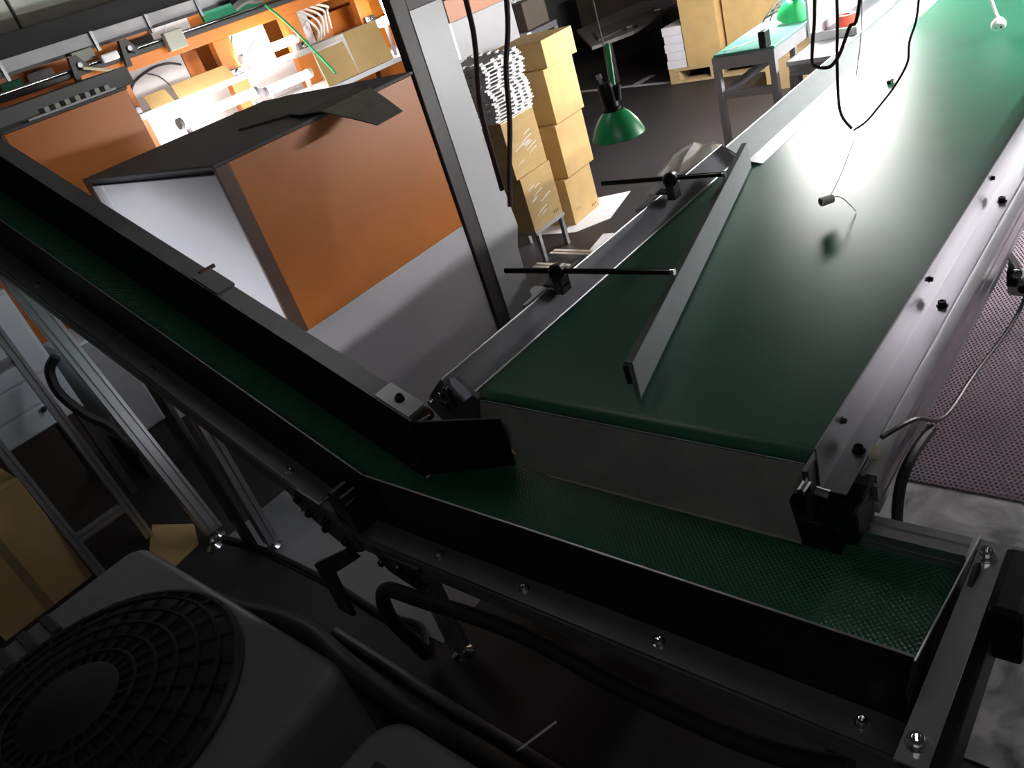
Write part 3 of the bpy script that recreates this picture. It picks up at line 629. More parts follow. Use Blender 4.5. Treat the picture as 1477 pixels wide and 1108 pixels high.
# green wand lamp and hanging white hoses
obj('wand', T([(XL + 0.08, 3.74, 1.56), (XL + 0.30, 3.72, 1.383), (XL + 0.68, 3.66, 1.02)], 0.008), 'lamp_green', label='thin green rod slanting in front of the orange upright', cat='rod')
for i, (y, lab) in enumerate(((4.25, 'looped white hoses bundled by the orange wide panel'),)):
    t = thing('hose_bundle', lab, 'hose', (XL - 0.2, y, 1.45))
    for j in range(5):
        obj('hose', T([(XL - 0.2 + j * 0.012, y - 0.12 + j * 0.05, 1.46), (XL - 0.16 + j * 0.01, y - 0.02 + j * 0.05, 1.36 + j * 0.012), (XL - 0.18, y + 0.05 + j * 0.04, 1.26 + j * 0.03), (XL - 0.16, y - 0.03 + j * 0.05, 1.17 + j * 0.02)], 0.010), 'cable_white', t)
obj('dark_bundle', T([(XL + 0.02, 3.52, 1.625), (XL + 0.07, 3.60, 1.65), (XL + 0.03, 3.72, 1.63), (XL + 0.06, 3.84, 1.64)], 0.045, 8), 'black_rubber', label='dark tangled cable bundle resting on the dark rail', cat='cable')

# grey and orange cabinet behind the stacked cartons
bc = thing('storage_cabinet', 'pale grey cabinet with orange top band behind white trays', 'cabinet', (-3.6, 3.6, 0))
obj('body', B(-3.45, -3.306, 3.36, 3.90, 0.0, 1.30), 'grey_paint_shaded', bc)
obj('front_panel', B(-3.306, -3.30, 3.36, 3.90, 0.0, 1.185, 0.002), 'grey_paint_shaded', bc)
obj('top_band', B(-3.306, -3.30, 3.36, 3.90, 1.187, 1.30, 0.002), 'orange_paint_shaded', bc)
obj('edge_strip', B(-3.312, -3.296, 3.325, 3.36, 0.0, 1.187, 0.002), 'foam_white', bc)

# ================================================================ cartons and trays
st_ = thing('low_stool', 'low aluminium stand carrying the film-wrapped cartons', 'stand', (-2.8, 3.0, 0))
obj('top', B(-2.98, -2.66, 2.86, 3.12, 0.160, 0.178, 0.003), 'bin_grey', st_)
for x in (-2.96, -2.69):
    for y in (2.88, 3.09): obj('leg', B(x, x + 0.022, y, y + 0.022, 0.0, 0.160), 'alu', st_)
def carton(name, label, x0, x1, y0, y1, z0, z1, m, group, rz=0.0, marks=True, flaps=True):
    c = ((x0 + x1) / 2, (y0 + y1) / 2, z0)
    t = thing(name, label, 'box', c, (0, 0, rz), group)
    hx, hy, h = (x1 - x0) / 2, (y1 - y0) / 2, z1 - z0
    obj('body', B(-hx, hx, -hy, hy, 0, h - 0.003, 0.003), m, t, local=True)
    if flaps:
        obj('flap', B(-hx, hx, -hy, -0.002, h - 0.0028, h - 0.0005), m, t, local=True)
        obj('flap', B(-hx, hx, 0.002, hy, h - 0.0028, h - 0.0005), m, t, local=True)
    if marks:
        for j in range(3):
            y = hy - 0.035 - j * 0.018
            obj('print_mark', poly_prism(bmesh.new(), [(hx + 0.0002, y - 0.005, 0.028), (hx + 0.0002, y + 0.005, 0.028), (hx + 0.0002, y, 0.042)], (0.0006, 0, 0)), 'print_black', t, local=True)
        for j in range(2):
            obj('print_mark', B(hx + 0.0002, hx + 0.0007, -hy + 0.04, -hy + 0.10 - j * 0.02, 0.07 + j * 0.012, 0.074 + j * 0.012), 'carton_dark', t, local=True)
    return t
fz = [0.1785, 0.4685, 0.7585]
for i, lab in enumerate(('film-wrapped tan carton standing on the low stand', 'film-wrapped tan carton under the white foam trays')):
    wt = carton('wrapped_carton', lab, -2.98 + i * 0.01, -2.665 - i * 0.012, 2.855 - i * 0.01, 3.115, fz[i], fz[i + 1] - 0.0008, 'carton_wrapped', 'film-wrapped cartons', 0.02, marks=(i == 0))
    hx = (0.315 - 0.022 * i) / 2; hh = fz[i + 1] - fz[i]
    for j in range(9):
        y = random.uniform(-0.10, 0.04); z = random.uniform(0.05, hh - 0.05); L = random.uniform(0.04, 0.09)
        obj('film_fold_glint', T([(hx + 0.0005, y, z), (hx + 0.002, y + L / 2, z + L * 0.14), (hx + 0.0005, y + L, z + L * 0.22)], 0.0022, 5, 3), 'foam_white', wt, local=True)  # white ridges paint the highlights on the film folds
bz = [0.0, 0.27, 0.565, 0.855, 0.995]
bl = ('tan carton at the bottom of the tall plain stack', 'tan carton second from the floor in the tall plain stack', 'tan carton third from the floor in the tall plain stack', 'half-height tan carton on top of the tall plain stack')
for i in range(4):
    carton('plain_carton', bl[i], -3.12, -2.79 + 0.008 * (i % 2), 3.325 + i * 0.035, 3.60 + i * 0.04, bz[i], bz[i + 1] - 0.0008, 'carton', 'plain stacked cartons', 0.05 - 0.01 * i, marks=(i == 0))
# white foam trays
def tray(z0, dx, dy, lab, first=None):
    nx, ny = 6, 5; w, d = 0.33, 0.285; h = 0.016
    if first is None:
        bm = bmesh.new(); bx(bm, -w / 2, w / 2, -d / 2, d / 2, 0, 0.006)
        t = thing('foam_tray', lab, 'tray', (-2.835 + dx, 2.985 + dy, z0), group='white foam trays on the wrapped cartons')
        obj('base', bm, 'foam_white', t, local=True)
        bm = bmesh.new()
        for i in range(nx):
            x = -w / 2 + (i + .5) * w / nx
            for y in (-d / 2 + 0.013, d / 2 - 0.013): bx(bm, x - 0.016, x + 0.016, y - 0.016, y + 0.016, 0.0062, h)
        for j in range(ny):
            y = -d / 2 + (j + .5) * d / ny
            if 0 < j < ny - 1:
                for x in (-w / 2 + 0.013, w / 2 - 0.013): bx(bm, x - 0.016, x + 0.016, y - 0.014, y + 0.014, 0.0062, h)
        obj('lugs', bm, 'foam_white', t, local=True, kind='stuff')
        return t
    return dup(first, (-2.835 + dx, 2.985 + dy, z0), (0, 0, random.uniform(-0.02, 0.02)), label=lab)
t0 = None
for i in range(17):
    z = 0.7585 + i * 0.0168
    o_ = ('', 'second', 'third', 'fourth', 'fifth', 'sixth', 'seventh', 'eighth', 'ninth', 'tenth', 'eleventh', 'twelfth', 'thirteenth', 'fourteenth', 'fifteenth', 'sixteenth')
    lab = 'topmost white foam tray of the tall tray pile' if i == 16 else ('lowest white foam tray of the pile, resting on the wrapped carton' if i == 0 else 'white foam tray with raised lugs, %s from the top of the tall pile' % o_[16 - i])
    dx = random.uniform(-0.012, 0.012) - (0.0 if i > 5 else 0.0); dy = random.uniform(-0.012, 0.012)
    t = tray(z, dx, dy, lab, t0)
    if t0 is None: t0 = t
obj('paper_sheet', sheet([(-2.93, 3.70, 0.0), (-2.70, 3.81, 0.0), (-2.60, 3.42, 0.0), (-2.72, 3.24, 0.0), (-2.98, 3.2, 0.0)], 0.0015), 'paper_white', label='white sheet on the floor under the tall plain stack', cat='sheet')
obj('paper_scrap', sheet([(-2.52, 3.22, 0.0), (-2.36, 3.25, 0.0), (-2.30, 2.95, 0.0), (-2.46, 2.92, 0.0)], 0.0015), 'paper_white', label='white scrap on the floor beside the conveyor', cat='sheet')
ax = thing('floor_profile', 'double aluminium profile lying across behind the leaning steel guard', 'profile', (-2.1, 2.35, 0.27))
obj('profile', PR((-2.19, 2.42, 0.28), (-1.36, 2.40, 0.28), 0.045, 0.045), 'alu', ax)
obj('profile', PR((-2.19, 2.29, 0.28), (-1.36, 2.27, 0.28), 0.045, 0.045), 'alu', ax)
for x in (-2.15, -1.45):
    obj('leg', B(x, x + 0.04, 2.26, 2.44, 0.0, 0.257), 'alu', ax)
for x in (-2.02, -1.93): obj('stay', cyl(bmesh.new(), (x, 2.25, 0.27), (x + 0.01, 2.22, 0.12), 0.005, n=8), 'dark_steel', ax)
obj('floor_board', sheet([(-2.18, 1.98, 0.003), (-1.60, 1.98, 0.003), (-1.60, 2.2, 0.003), (-2.18, 2.2, 0.003)], 0.004), 'bin_grey', label='grey board on the floor below the leaning steel guard', cat='board')

# ================================================================ green desk-lamp head hanging over the belt edge
gp = Vector((-1.233, 1.742, 1.0))
gl = thing('green_lamp', 'green desk lamp head with black socket hanging on a wire', 'lamp', tuple(gp))
sh = lathe(bmesh.new(), [(0.070, -0.002), (0.071, 0.0), (0.069, 0.006), (0.058, 0.030), (0.042, 0.052), (0.026, 0.066), (0.024, 0.066), (0.040, 0.050), (0.056, 0.028), (0.067, 0.004), (0.0695, -0.002)], gp + Vector((0, 0, 0.0)), (0.03, 0.0, 1), 36)
obj('shade', sh, 'lamp_green', gl, smooth=True)
obj('socket', lathe(bmesh.new(), [(0.0001, 0.064), (0.025, 0.064), (0.0255, 0.072), (0.021, 0.074), (0.021, 0.125), (0.017, 0.137), (0.0001, 0.139)], gp, (-0.06, 0, 1), 20), 'black_plastic', gl, smooth=True)
obj('bulb', lathe(bmesh.new(), [(0.0001, 0.012), (0.018, 0.020), (0.022, 0.035), (0.014, 0.063)], gp, (0, 0, 1), 16), 'lamp_inside', gl, smooth=True)
obj('arm_joint', cyl(bmesh.new(), gp + Vector((0.008, 0.012, 0.088)), gp + Vector((0.012, 0.016, 0.125)), 0.014, n=12), 'black_plastic', gl, smooth=True)
obj('arm_rod', cyl(bmesh.new(), gp + Vector((0.006, 0.012, 0.10)), gp + Vector((-0.004, 0.044, 0.222)), 0.0065, n=12), 'lamp_green', gl, smooth=True)
obj('switch', lathe(bmesh.new(), [(0.0001, 0.0), (0.004, 0.0), (0.004, 0.012), (0.0075, 0.013), (0.0075, 0.024), (0.0001, 0.025)], gp + Vector((-0.018, 0, 0.136)), (-0.15, 0, 1), 12), 'cable_white', gl, smooth=True)
obj('wire', T([gp + Vector((-0.006, 0.018, 0.13)), gp + Vector((-0.014, 0.04, 0.222)), gp + Vector((-0.026, 0.055, 0.34)), gp + Vector((-0.06, 0.1, 0.8)), gp + Vector((-0.10, 0.15, 2.4))], 0.0016, 6), 'thread', gl)

# ================================================================ hanging cables
def hang(name, lab, pts, r, m, n=8): return obj(name, T(pts, r, n), m, label=lab, cat='cable', smooth=True)
hang('hanging_cable', 'thick dark cable hanging past the white trays and bending at its free end', [(-1.78, 2.05, 3.4), (-1.775, 1.93, 1.8), (-1.771, 1.897, 1.396), (-1.772, 1.882, 1.277), (-1.785, 1.838, 1.107), (-1.773, 1.814, 0.978), (-1.755, 1.791, 0.863), (-1.752, 1.788, 0.842)], 0.0085, 'brown_cable')
hang('hanging_cable', 'straight thick dark cable hanging in front of the white trays', [(-1.64, 2.2, 3.4), (-1.66, 2.05, 1.8), (-1.683, 1.973, 1.361), (-1.713, 1.92, 1.179), (-1.718, 1.876, 1.034), (-1.727, 1.815, 0.888), (-1.728, 1.775, 0.79)], 0.0085, 'brown_cable')
CY = 2.25
hang('dangling_wire', 'black wire looping down and back up over the bright belt', [(-0.80, 2.35, 3.4), (-0.87, 2.31, 1.6), (-0.907, 2.3, 1.139), (-0.923, 2.3, 1.032), (-0.927, 2.3, 0.972), (-0.886, 2.3, 0.957), (-0.855, 2.3, 0.985), (-0.822, 2.3, 1.053), (-0.79, 2.3, 1.118), (-0.72, 2.3, 1.6), (-0.70, 2.3, 3.4)], 0.0052, 'brown_cable')
hang('dangling_wire', 'black wire hanging straight with its end bent onto the thread loop', [(-0.82, 2.3, 3.4), (-0.845, 2.318, 1.5), (-0.855, 2.318, 1.128), (-0.866, 2.318, 0.986), (-0.871, 2.315, 0.871), (-0.862, 2.306, 0.815), (-0.838, 2.31, 0.774)], 0.0045, 'brown_cable')
hang('dangling_wire', 'thin dark wire sweeping over the green belt to the thread loop', [(-0.60, 2.3, 3.4), (-0.635, 2.3, 1.4), (-0.648, 2.3, 1.092), (-0.673, 2.3, 0.994), (-0.68, 2.3, 0.942), (-0.715, 2.3, 0.883), (-0.760, 2.3, 0.83), (-0.793, 2.295, 0.795), (-0.826, 2.29, 0.776)], 0.0030, 'brown_cable')
hang('thin_string', 'thin straight string ending above the belt edge', [(-0.78, 2.4, 3.4), (-0.81, 2.4, 1.6), (-0.819, 2.4, 1.098), (-0.848, 2.4, 0.896)], 0.0014, 'thread', 6)
sn2 = thing('hanging_sensor', 'small white cylinder sensor on a thread just above the belt', 'sensor', (-0.81, 2.005, 0.672))
obj('body', lathe(bmesh.new(), [(0.0085, -0.001), (0.0122, 0.0), (0.0125, 0.003), (0.0125, 0.034), (0.0001, 0.036)], (-0.817, 1.990, 0.688), (0.55, 0.80, -0.05), 20), 'cable_white', sn2, smooth=True)
obj('lens', cyl(bmesh.new(), (-0.8172, 1.9897, 0.688), (-0.8160, 1.9915, 0.6879), 0.0088, n=18), 'black_plastic', sn2)
obj('thread', T([(-0.798, 2.016, 0.698), (-0.80, 2.10, 0.72), (-0.80, 2.2, 0.765), (-0.80, 2.26, 0.782), (-0.815, 2.285, 0.780), (-0.832, 2.3, 0.772)], 0.0011, 6), 'thread', sn2)
obj('tail_wire', T([(-0.797, 2.018, 0.690), (-0.775, 2.02, 0.688), (-0.755, 2.02, 0.668), (-0.735, 2.01, 0.653)], 0.0012, 6), 'thread', sn2)
hp = thing('hanging_plug', 'white two-pin socket plug hanging on a white cord above the belt', 'plug', (-0.745, 3.62, 0.66))
pg = obj('plug_body', lathe(bmesh.new(), [(0.0001, 0.0), (0.022, 0.0), (0.025, 0.006), (0.025, 0.020), (0.016, 0.036), (0.008, 0.042), (0.0001, 0.043)], (-0.735, 3.585, 0.688), (-0.15, 0.75, 0.6), 18), 'cable_white', hp, smooth=True)
for dx in (-0.009, 0.009):
    obj('pin_hole', cyl(bmesh.new(), (-0.735 + dx, 3.586, 0.6885), (-0.735 + dx, 3.5838, 0.6868), 0.0042, n=8), 'black_plastic', pg)
obj('cord', T([(-0.741, 3.615, 0.713), (-0.765, 3.64, 0.76), (-0.785, 3.66, 0.84), (-0.77, 3.68, 1.1), (-0.74, 3.7, 3.4)], 0.0055, 8), 'cable_white', hp, smooth=True)
cl = thing('dark_clip', 'tiny dark clip lying on the bright belt', 'clip', (-0.994, 3.152, 0.65))
obj('jaw', B(-1.002, -0.986, 3.135, 3.172, 0.651, 0.664, 0.004), 'black_plastic', cl)
obj('spring', cyl(bmesh.new(), (-1.004, 3.155, 0.6575), (-0.984, 3.155, 0.6575), 0.008, n=10), 'dark_steel', cl)

# ================================================================ right-hand walkway: mesh floor mat
fmat = thing('mesh_mat', 'purplish grey woven mesh mat on the floor beside the wide belt', 'mat', (0.2, 2.3, 0.003))
obj('backing', B(-0.85, 1.3, 1.715, 3.4, 0.0035, 0.0055), 'mat_dark', fmat)
bm = bmesh.new(); px_, py_ = 0.0125, 0.0125
for j in range(int((3.4 - 1.715) / py_)):
    y = 1.715 + (j + .5) * py_; prev = None
    n = int(2.15 / (px_ / 4))
    for i in range(n + 1):
        x = -0.85 + i * px_ / 4
        ph = 2 * PI * x / px_ + (PI if j % 2 else 0)
        zz = 0.0095 + 0.0034 * math.cos(ph); yy = y + 0.0016 * math.sin(ph)
        cur = (bm.verts.new((x, yy - 0.0034, zz - 0.0028)), bm.verts.new((x, yy, zz + 0.0012)), bm.verts.new((x, yy + 0.0034, zz - 0.0028)))
        if prev:
            bm.faces.new((prev[0], cur[0], cur[1], prev[1])); bm.faces.new((prev[1], cur[1], cur[2], prev[2]))
        prev = cur
obj('weave', bm, 'mat_grey', fmat, kind='stuff')

# ================================================================ table, bench and bin beyond the belt
tb = thing('work_table', 'pale metal table with glossy teal top', 'table', (-1.65, 3.9, 0))
obj('top', B(-1.90, -1.60, 3.56, 4.45, 0.745, 0.757, 0.003), 'teal_top', tb)
for y in (3.55, 4.42): obj('apron', B(-1.905, -1.60, y, y + 0.03, 0.69, 0.7445), 'bin_grey', tb)
for x in (-1.905, -1.63): obj('apron', B(x, x + 0.03, 3.58, 4.42, 0.69, 0.7445), 'bin_grey', tb)
for x in (-1.905, -1.63):
    for y in (3.55, 4.42): obj('leg', B(x, x + 0.03, y, y + 0.03, 0.0, 0.69), 'bin_grey', tb)
obj('stretcher', B(-1.875, -1.63, 3.555, 3.58, 0.55, 0.585), 'bin_grey', tb)
obj('stretcher', B(-1.90, -1.875, 3.58, 4.42, 0.55, 0.585), 'bin_grey', tb)
obj('knitting_needle', T([(-1.86, 3.60, 0.7605), (-1.72, 3.74, 0.7605)], 0.003, 6), 'cable_white', label='thin white rod lying on the teal table top', cat='rod')
gs = thing('small_green_lamp', 'small green lamp shade standing on the teal table', 'lamp', (-1.69, 4.0, 0.757))
obj('shade', lathe(bmesh.new(), [(0.075, 0.0), (0.068, 0.03), (0.045, 0.07), (0.025, 0.085), (0.023, 0.085), (0.043, 0.068), (0.066, 0.028), (0.073, 0.0)], (-1.69, 4.0, 0.782), (0.25, -0.2, 1), 24), 'lamp_green', gs, smooth=True)
obj('socket', cyl(bmesh.new(), (-1.672, 3.986, 0.862), (-1.658, 3.975, 0.92), 0.02, n=14), 'black_plastic', gs, smooth=True)
obj('table_clamp', B(-1.66, -1.625, 3.535, 3.59, 0.7575, 0.83, 0.005), 'black_plastic', label='black clamp on the front edge of the teal table', cat='clamp')
tg = thing('wire_basket', 'dark wire basket lying on the teal table', 'basket', (-1.78, 4.15, 0.757))
for k in range(7):
    obj('wire', T([(-1.88 + k * 0.035, 4.085 + k * 0.005, 0.762), (-1.87 + k * 0.034, 4.14, 0.79 + 0.01 * k), (-1.86 + k * 0.033, 4.26, 0.82), (-1.84 + k * 0.032, 4.40, 0.765)], 0.004, 6), 'black_plastic', tg)
for k in range(4):
    obj('wire', T([(-1.88, 4.10 + k * 0.08, 0.775 + 0.012 * k), (-1.78, 4.12 + k * 0.08, 0.80 + 0.01 * k), (-1.64, 4.15 + k * 0.08, 0.80)], 0.004, 6), 'black_plastic', tg)
wbn = thing('white_bench', 'bright white aluminium bench between the teal table and the belt', 'bench', (-1.48, 3.9, 0))
obj('top', B(-1.585, -1.368, 3.625, 4.7, 0.642, 0.664, 0.004), 'foam_white', wbn)
obj('front_rail', PR((-1.575, 3.65, 0.618), (-1.37, 3.65, 0.618), 0.045, 0.045), 'alu', wbn)
for x in (-1.556, -1.40):
    for y in (3.65, 4.66): obj('leg', PR((x, y, 0.0), (x, y, 0.594), 0.045, 0.045), 'alu', wbn)
bn = thing('grey_bin', 'pale grey open tray on the white bench', 'tray', (-1.48, 4.2, 0.664))
obj('base', B(-1.58, -1.37, 3.93, 4.65, 0.665, 0.672), 'bin_grey', bn)
obj('front_wall', B(-1.58, -1.37, 3.92, 3.93, 0.665, 0.705, 0.002), 'white_paint', bn)
obj('side_wall', B(-1.592, -1.58, 3.92, 4.65, 0.665, 0.90, 0.002), 'white_paint', bn)
obj('back_wall', B(-1.58, -1.37, 4.65, 4.66, 0.665, 0.90, 0.002), 'bin_grey', bn)
tp = lathe(bmesh.new(), [(0.020, 0.0), (0.042, 0.0), (0.042, 0.055), (0.020, 0.055), (0.020, 0.0)], (-1.475, 4.10, 0.673), (0, 0, 1), 24)
obj('tape_roll', tp, 'red_tape', label='red tape roll in the pale grey tray', cat='tape', smooth=True)

# ================================================================ pallet, cartons and dark things at the back
pa = thing('pallet', 'wooden pallet with a white block pile and carton', 'pallet', (-3.2, 6.6, 0))
for x in (-3.70, -3.32, -2.78):
    obj('stringer', B(x, x + 0.09, 6.14, 7.1, 0.018, 0.098), 'wood', pa)
for k in range(6):
    obj('deck_board', B(-3.70, -2.69, 6.14 + k * 0.17, 6.26 + k * 0.17, 0.0985, 0.12), 'wood', pa)
for k in range(3): obj('bottom_board', B(-3.70, -2.69, 6.14 + k * 0.42, 6.26 + k * 0.42, 0.0, 0.0175), 'wood', pa)
zz = 0.1205
for k in range(5):
    obj('paper_ream', B(-3.71 + 0.01 * (k % 2), -3.525, 6.15, 6.50, zz, zz + 0.066, 0.003), 'paper_white', label=('lowest white paper block, lying on the pallet boards', 'white paper block second from the pallet boards', 'white paper block in the middle of the pallet pile', 'white paper block second from the top of the pallet pile', 'topmost white paper block of the pallet pile')[k], cat='paper', group='white paper blocks on the pallet')
    zz += 0.0668
carton('tall_carton', 'tall tan carton on the pallet beside the white paper blocks', -3.515, -3.20, 6.14, 6.6, 0.1205, 0.72, 'carton', None, 0, True, True)
carton('wide_carton', 'wide tan carton on the pallet seen behind the teal table', -3.17, -2.70, 6.2, 6.8, 0.1205, 0.66, 'carton', None, 0, True, True)
carton('low_carton', 'low brown carton on the floor seen beneath the teal table', -2.62, -2.2, 5.6, 6.05, 0.0, 0.22, 'carton_dark', None, 0.1, False, True)
# dark bench with machine bed, wrapped film, dark shelves
db = thing('dark_bench', 'dark steel work bench with bright clips along its edge', 'bench', (-4.9, 7.2, 0))
obj('top', sheet([(-5.4, 7.3, 0.37), (-4.50, 6.25, 0.37), (-4.28, 6.62, 0.37), (-4.42, 7.9, 0.37), (-5.2, 8.3, 0.37)], 0.03), 'bench_dull', db)
for x, y in ((-5.2, 7.4), (-4.5, 6.45), (-4.55, 7.6)): obj('leg', B(x, x + 0.05, y, y + 0.05, 0.0, 0.369), 'post_dark', db)
for x, y in ((-4.33, 6.70), (-4.38, 7.3), (-4.45, 7.75)): obj('clip', B(x - 0.05, x + 0.03, y - 0.03, y + 0.05, 0.402, 0.44, 0.01), 'chrome', db)
obj('scrap_sheet', sheet([(-4.95, 6.95, 0.402), (-4.55, 6.45, 0.402), (-4.45, 7.0, 0.402), (-4.85, 7.4, 0.402)], 0.01), 'dirty_card', label='dusty sheet lying on the dark steel bench', cat='sheet')
ds = thing('dark_shelf', 'dark open shelf behind the tall plain stack', 'shelf', (-4.0, 4.9, 0))
obj('board', B(-4.7, -3.66, 4.45, 4.75, 0.86, 0.90, 0.004), 'charcoal', ds)
obj('board', B(-4.7, -3.66, 4.45, 4.75, 0.40, 0.43, 0.004), 'charcoal', ds)
for x in (-4.7, -3.71):
    for y in (4.45, 4.70): obj('post', B(x, x + 0.05, y, y + 0.05, 0.0, 0.86), 'post_dark', ds)
obj('front_lip', B(-4.7, -3.66, 4.40, 4.449, 0.83, 0.90, 0.003), 'bin_grey', ds)
obj('white_strip', B(-4.4, -3.85, 4.398, 4.40 - 0.0005, 0.84, 0.87), 'foam_white', ds)
carton('shelf_carton', 'dark brown carton on the dark open shelf', -4.4, -3.72, 4.47, 4.74, 0.9005, 1.08, 'carton_black', None, 0.05, False)
film = bmesh.new()
bmesh.ops.create_icosphere(film, subdivisions=3, radius=0.13)
for v in film.verts:
    n = v.co.normalized(); k = 1 + 0.25 * math.sin(n.x * 9 + n.y * 5) * math.cos(n.z * 8 - n.x * 3)
    v.co = Vector((v.co.x * 1.3 * k, v.co.y * k, abs(v.co.z) * 0.7 * k)) + Vector((-3.95, 4.6, 1.085))
obj('film_bag', film, 'clear_film', label='crumpled clear film bag on the dark brown carton', cat='bag')
carton('back_carton', 'dark carton on the floor behind the dark steel bench', -6.0, -5.4, 8.2, 9.0, 0.0, 0.6, 'carton_black', None, 0.1, False)
# wrapped bag leaning outside the left guard
bg_ = thing('parts_bag', 'clear and yellowish plastic parts bag beyond the far tip of the diverter arm', 'bag', (-1.50, 2.75, 0.0))
film = bmesh.new(); bmesh.ops.create_icosphere(film, subdivisions=3, radius=0.12)
for v in film.verts:
    n = v.co.normalized(); k = 1 + 0.14 * math.sin(n.x * 7 + n.y * 6) * math.cos(n.z * 8 - n.x * 3)
    v.co = Vector((v.co.x * 0.75 * k, v.co.y * 1.9 * k, v.co.z * 0.8 * k)) + Vector((-1.475, 2.45, 0.60))
obj('film', film, 'clear_film', bg_)
obj('contents', B(-1.50, -1.41, 2.36, 2.62, 0.54, 0.66, 0.02), 'cream', bg_)
obj('blue_tag', B(-1.475, -1.45, 2.235, 2.255, 0.60, 0.64, 0.003), 'blue_bit', bg_)
obj('stand', B(-1.53, -1.39, 2.30, 2.66, 0.0, 0.52, 0.004), 'carton_dark', bg_)

# ================================================================ lower left: frame, cabinets, carton
wfr = thing('aluminium_frame', 'slim aluminium frame with crossbar standing in front of white cupboards', 'frame', (-2.92, 0.47, 0))
obj('upright', PR((-2.92, 0.575, 0.0), (-3.03, 0.575, 0.95), 0.032, 0.032), 'alu', wfr)
obj('upright', PR((-2.92, 0.37, 0.0), (-3.05, 0.37, 0.95), 0.032, 0.032), 'alu', wfr)
obj('crossbar', PR((-2.935, 0.386, 0.16), (-2.935, 0.559, 0.16), 0.032, 0.032), 'alu', wfr)
obj('crossbar', PR((-3.02, 0.386, 0.80), (-3.02, 0.559, 0.80), 0.032, 0.032), 'alu', wfr)
cp = thing('cupboard', 'pale blue-white cupboard behind the slim aluminium frame', 'cupboard', (-3.5, 0.5, 0))
obj('body', B(-3.8, -3.306, 0.12, 0.73, 0.44, 0.97), 'blueish_white', cp)
obj('door', B(-3.305, -3.295, 0.13, 0.72, 0.648, 0.96, 0.004), 'blueish_white', cp)
obj('drawer', B(-3.305, -3.295, 0.13, 0.72, 0.545, 0.640, 0.004), 'blueish_white', cp)
dr = obj('drawer', B(-3.305, -3.295, 0.13, 0.72, 0.445, 0.535, 0.004), 'blueish_white', cp)
obj('knob', cyl(bmesh.new(), (-3.295, 0.60, 0.52), (-3.28, 0.60, 0.52), 0.012, n=10), 'chrome', dr)
for y in (0.14, 0.69):
    for x in (-3.78, -3.34): obj('leg', B(x, x + 0.03, y, y + 0.03, 0.0, 0.44), 'post_dark', cp)
gc = thing('grey_locker', 'grey locker box with black hose clip under the climb', 'locker', (-3.35, 0.87, 0))
obj('body', B(-3.6, -3.32, 0.79, 0.98, 0.20, 0.66, 0.004), 'blueish_white', gc)
obj('door', B(-3.318, -3.31, 0.80, 0.97, 0.21, 0.65, 0.003), 'bin_grey', gc)
obj('plinth', B(-3.58, -3.34, 0.80, 0.97, 0.0, 0.199), 'post_dark', gc)
obj('hose_clip', T([(-3.10, 0.70, 0.72), (-3.12, 0.66, 0.68), (-3.10, 0.64, 0.60), (-3.05, 0.66, 0.50), (-3.0, 0.70, 0.42), (-2.93, 0.70, 0.36), (-2.86, 0.70, 0.33)], 0.018, 8), 'black_rubber', label='black hose strapped to the leaning aluminium leg', cat='hose', smooth=True)
tc_ = thing('tan_carton', 'tall tan carton with dark stains beside the slim aluminium frame', 'box', (-3.05, 0.25, 0))
obj('body', B(-3.28, -2.945, 0.02, 0.350, 0.0, 0.46, 0.004), 'carton', tc_)
obj('flap', B(-3.28, -2.942, 0.02, 0.350, 0.461, 0.465), 'carton', tc_)
obj('tape_strip', B(-2.9448, -2.9440, 0.17, 0.20, 0.0, 0.46), 'carton_dark', tc_)
obj('loose_card', sheet([(-2.98, 0.62, 0.0), (-2.78, 0.70, 0.0), (-2.64, 0.64, 0.0), (-2.62, 0.53, 0.0), (-2.83, 0.53, 0.0)], 0.003), 'carton', label='loose tan card on the floor by the leaning leg foot', cat='cardboard')

# ================================================================ lower left foreground: machine with round black guard
mc = thing('cooling_unit', 'dark grey machine casing with round black ribbed guard on top', 'machine', (-1.6, 0.0, 0))
bm = B(-1.99, -1.10, -0.45, 0.365, 0.02, 0.50)
vert = [e for e in bm.edges if abs(e.verts[0].co.z - e.verts[1].co.z) > 0.3]
bmesh.ops.bevel(bm, geom=vert, offset=0.055, segments=5, affect='EDGES', profile=0.5)
top = [e for e in bm.edges if e.verts[0].co.z > 0.49 and e.verts[1].co.z > 0.49]
bmesh.ops.bevel(bm, geom=top, offset=0.022, segments=4, affect='EDGES', profile=0.5)
obj('casing', bm, 'machine_grey', mc, smooth=True)
gx, gy = -1.53, 0.015
obj('guard_well', lathe(bmesh.new(), [(0.325, 0.0), (0.33, 0.012), (0.315, 0.016), (0.31, 0.004), (0.0001, 0.004)], (gx, gy, 0.4995), (0, 0, 1), 48), 'machine_dark', mc, smooth=True)
obj('guard_dome', lathe(bmesh.new(), [(0.315, 0.0), (0.29, 0.012), (0.2, 0.03), (0.1, 0.038), (0.0001, 0.04)], (gx, gy, 0.508), (0, 0, 1), 48), 'guard_mesh', mc, smooth=True)
for k, r in enumerate((0.29, 0.25, 0.21, 0.17, 0.13)):
    zc = 0.525 + 0.035 * (1 - (r / 0.33) ** 2)
    obj('guard_ring', T([(gx + r * math.cos(2 * PI * i / 40), gy + r * math.sin(2 * PI * i / 40), zc) for i in range(41)], 0.0045, 6, 1, False), 'guard_mesh', mc, smooth=True)
for k in range(28):
    t = 2 * PI * k / 28
    obj('guard_rib', T([(gx + r * math.cos(t + 0.5 * (0.33 - r)), gy + r * math.sin(t + 0.5 * (0.33 - r)), 0.520 + 0.035 * (1 - (r / 0.33) ** 2)) for r in (0.315, 0.24, 0.15, 0.09)], 0.0045, 6, 3), 'guard_mesh', mc)
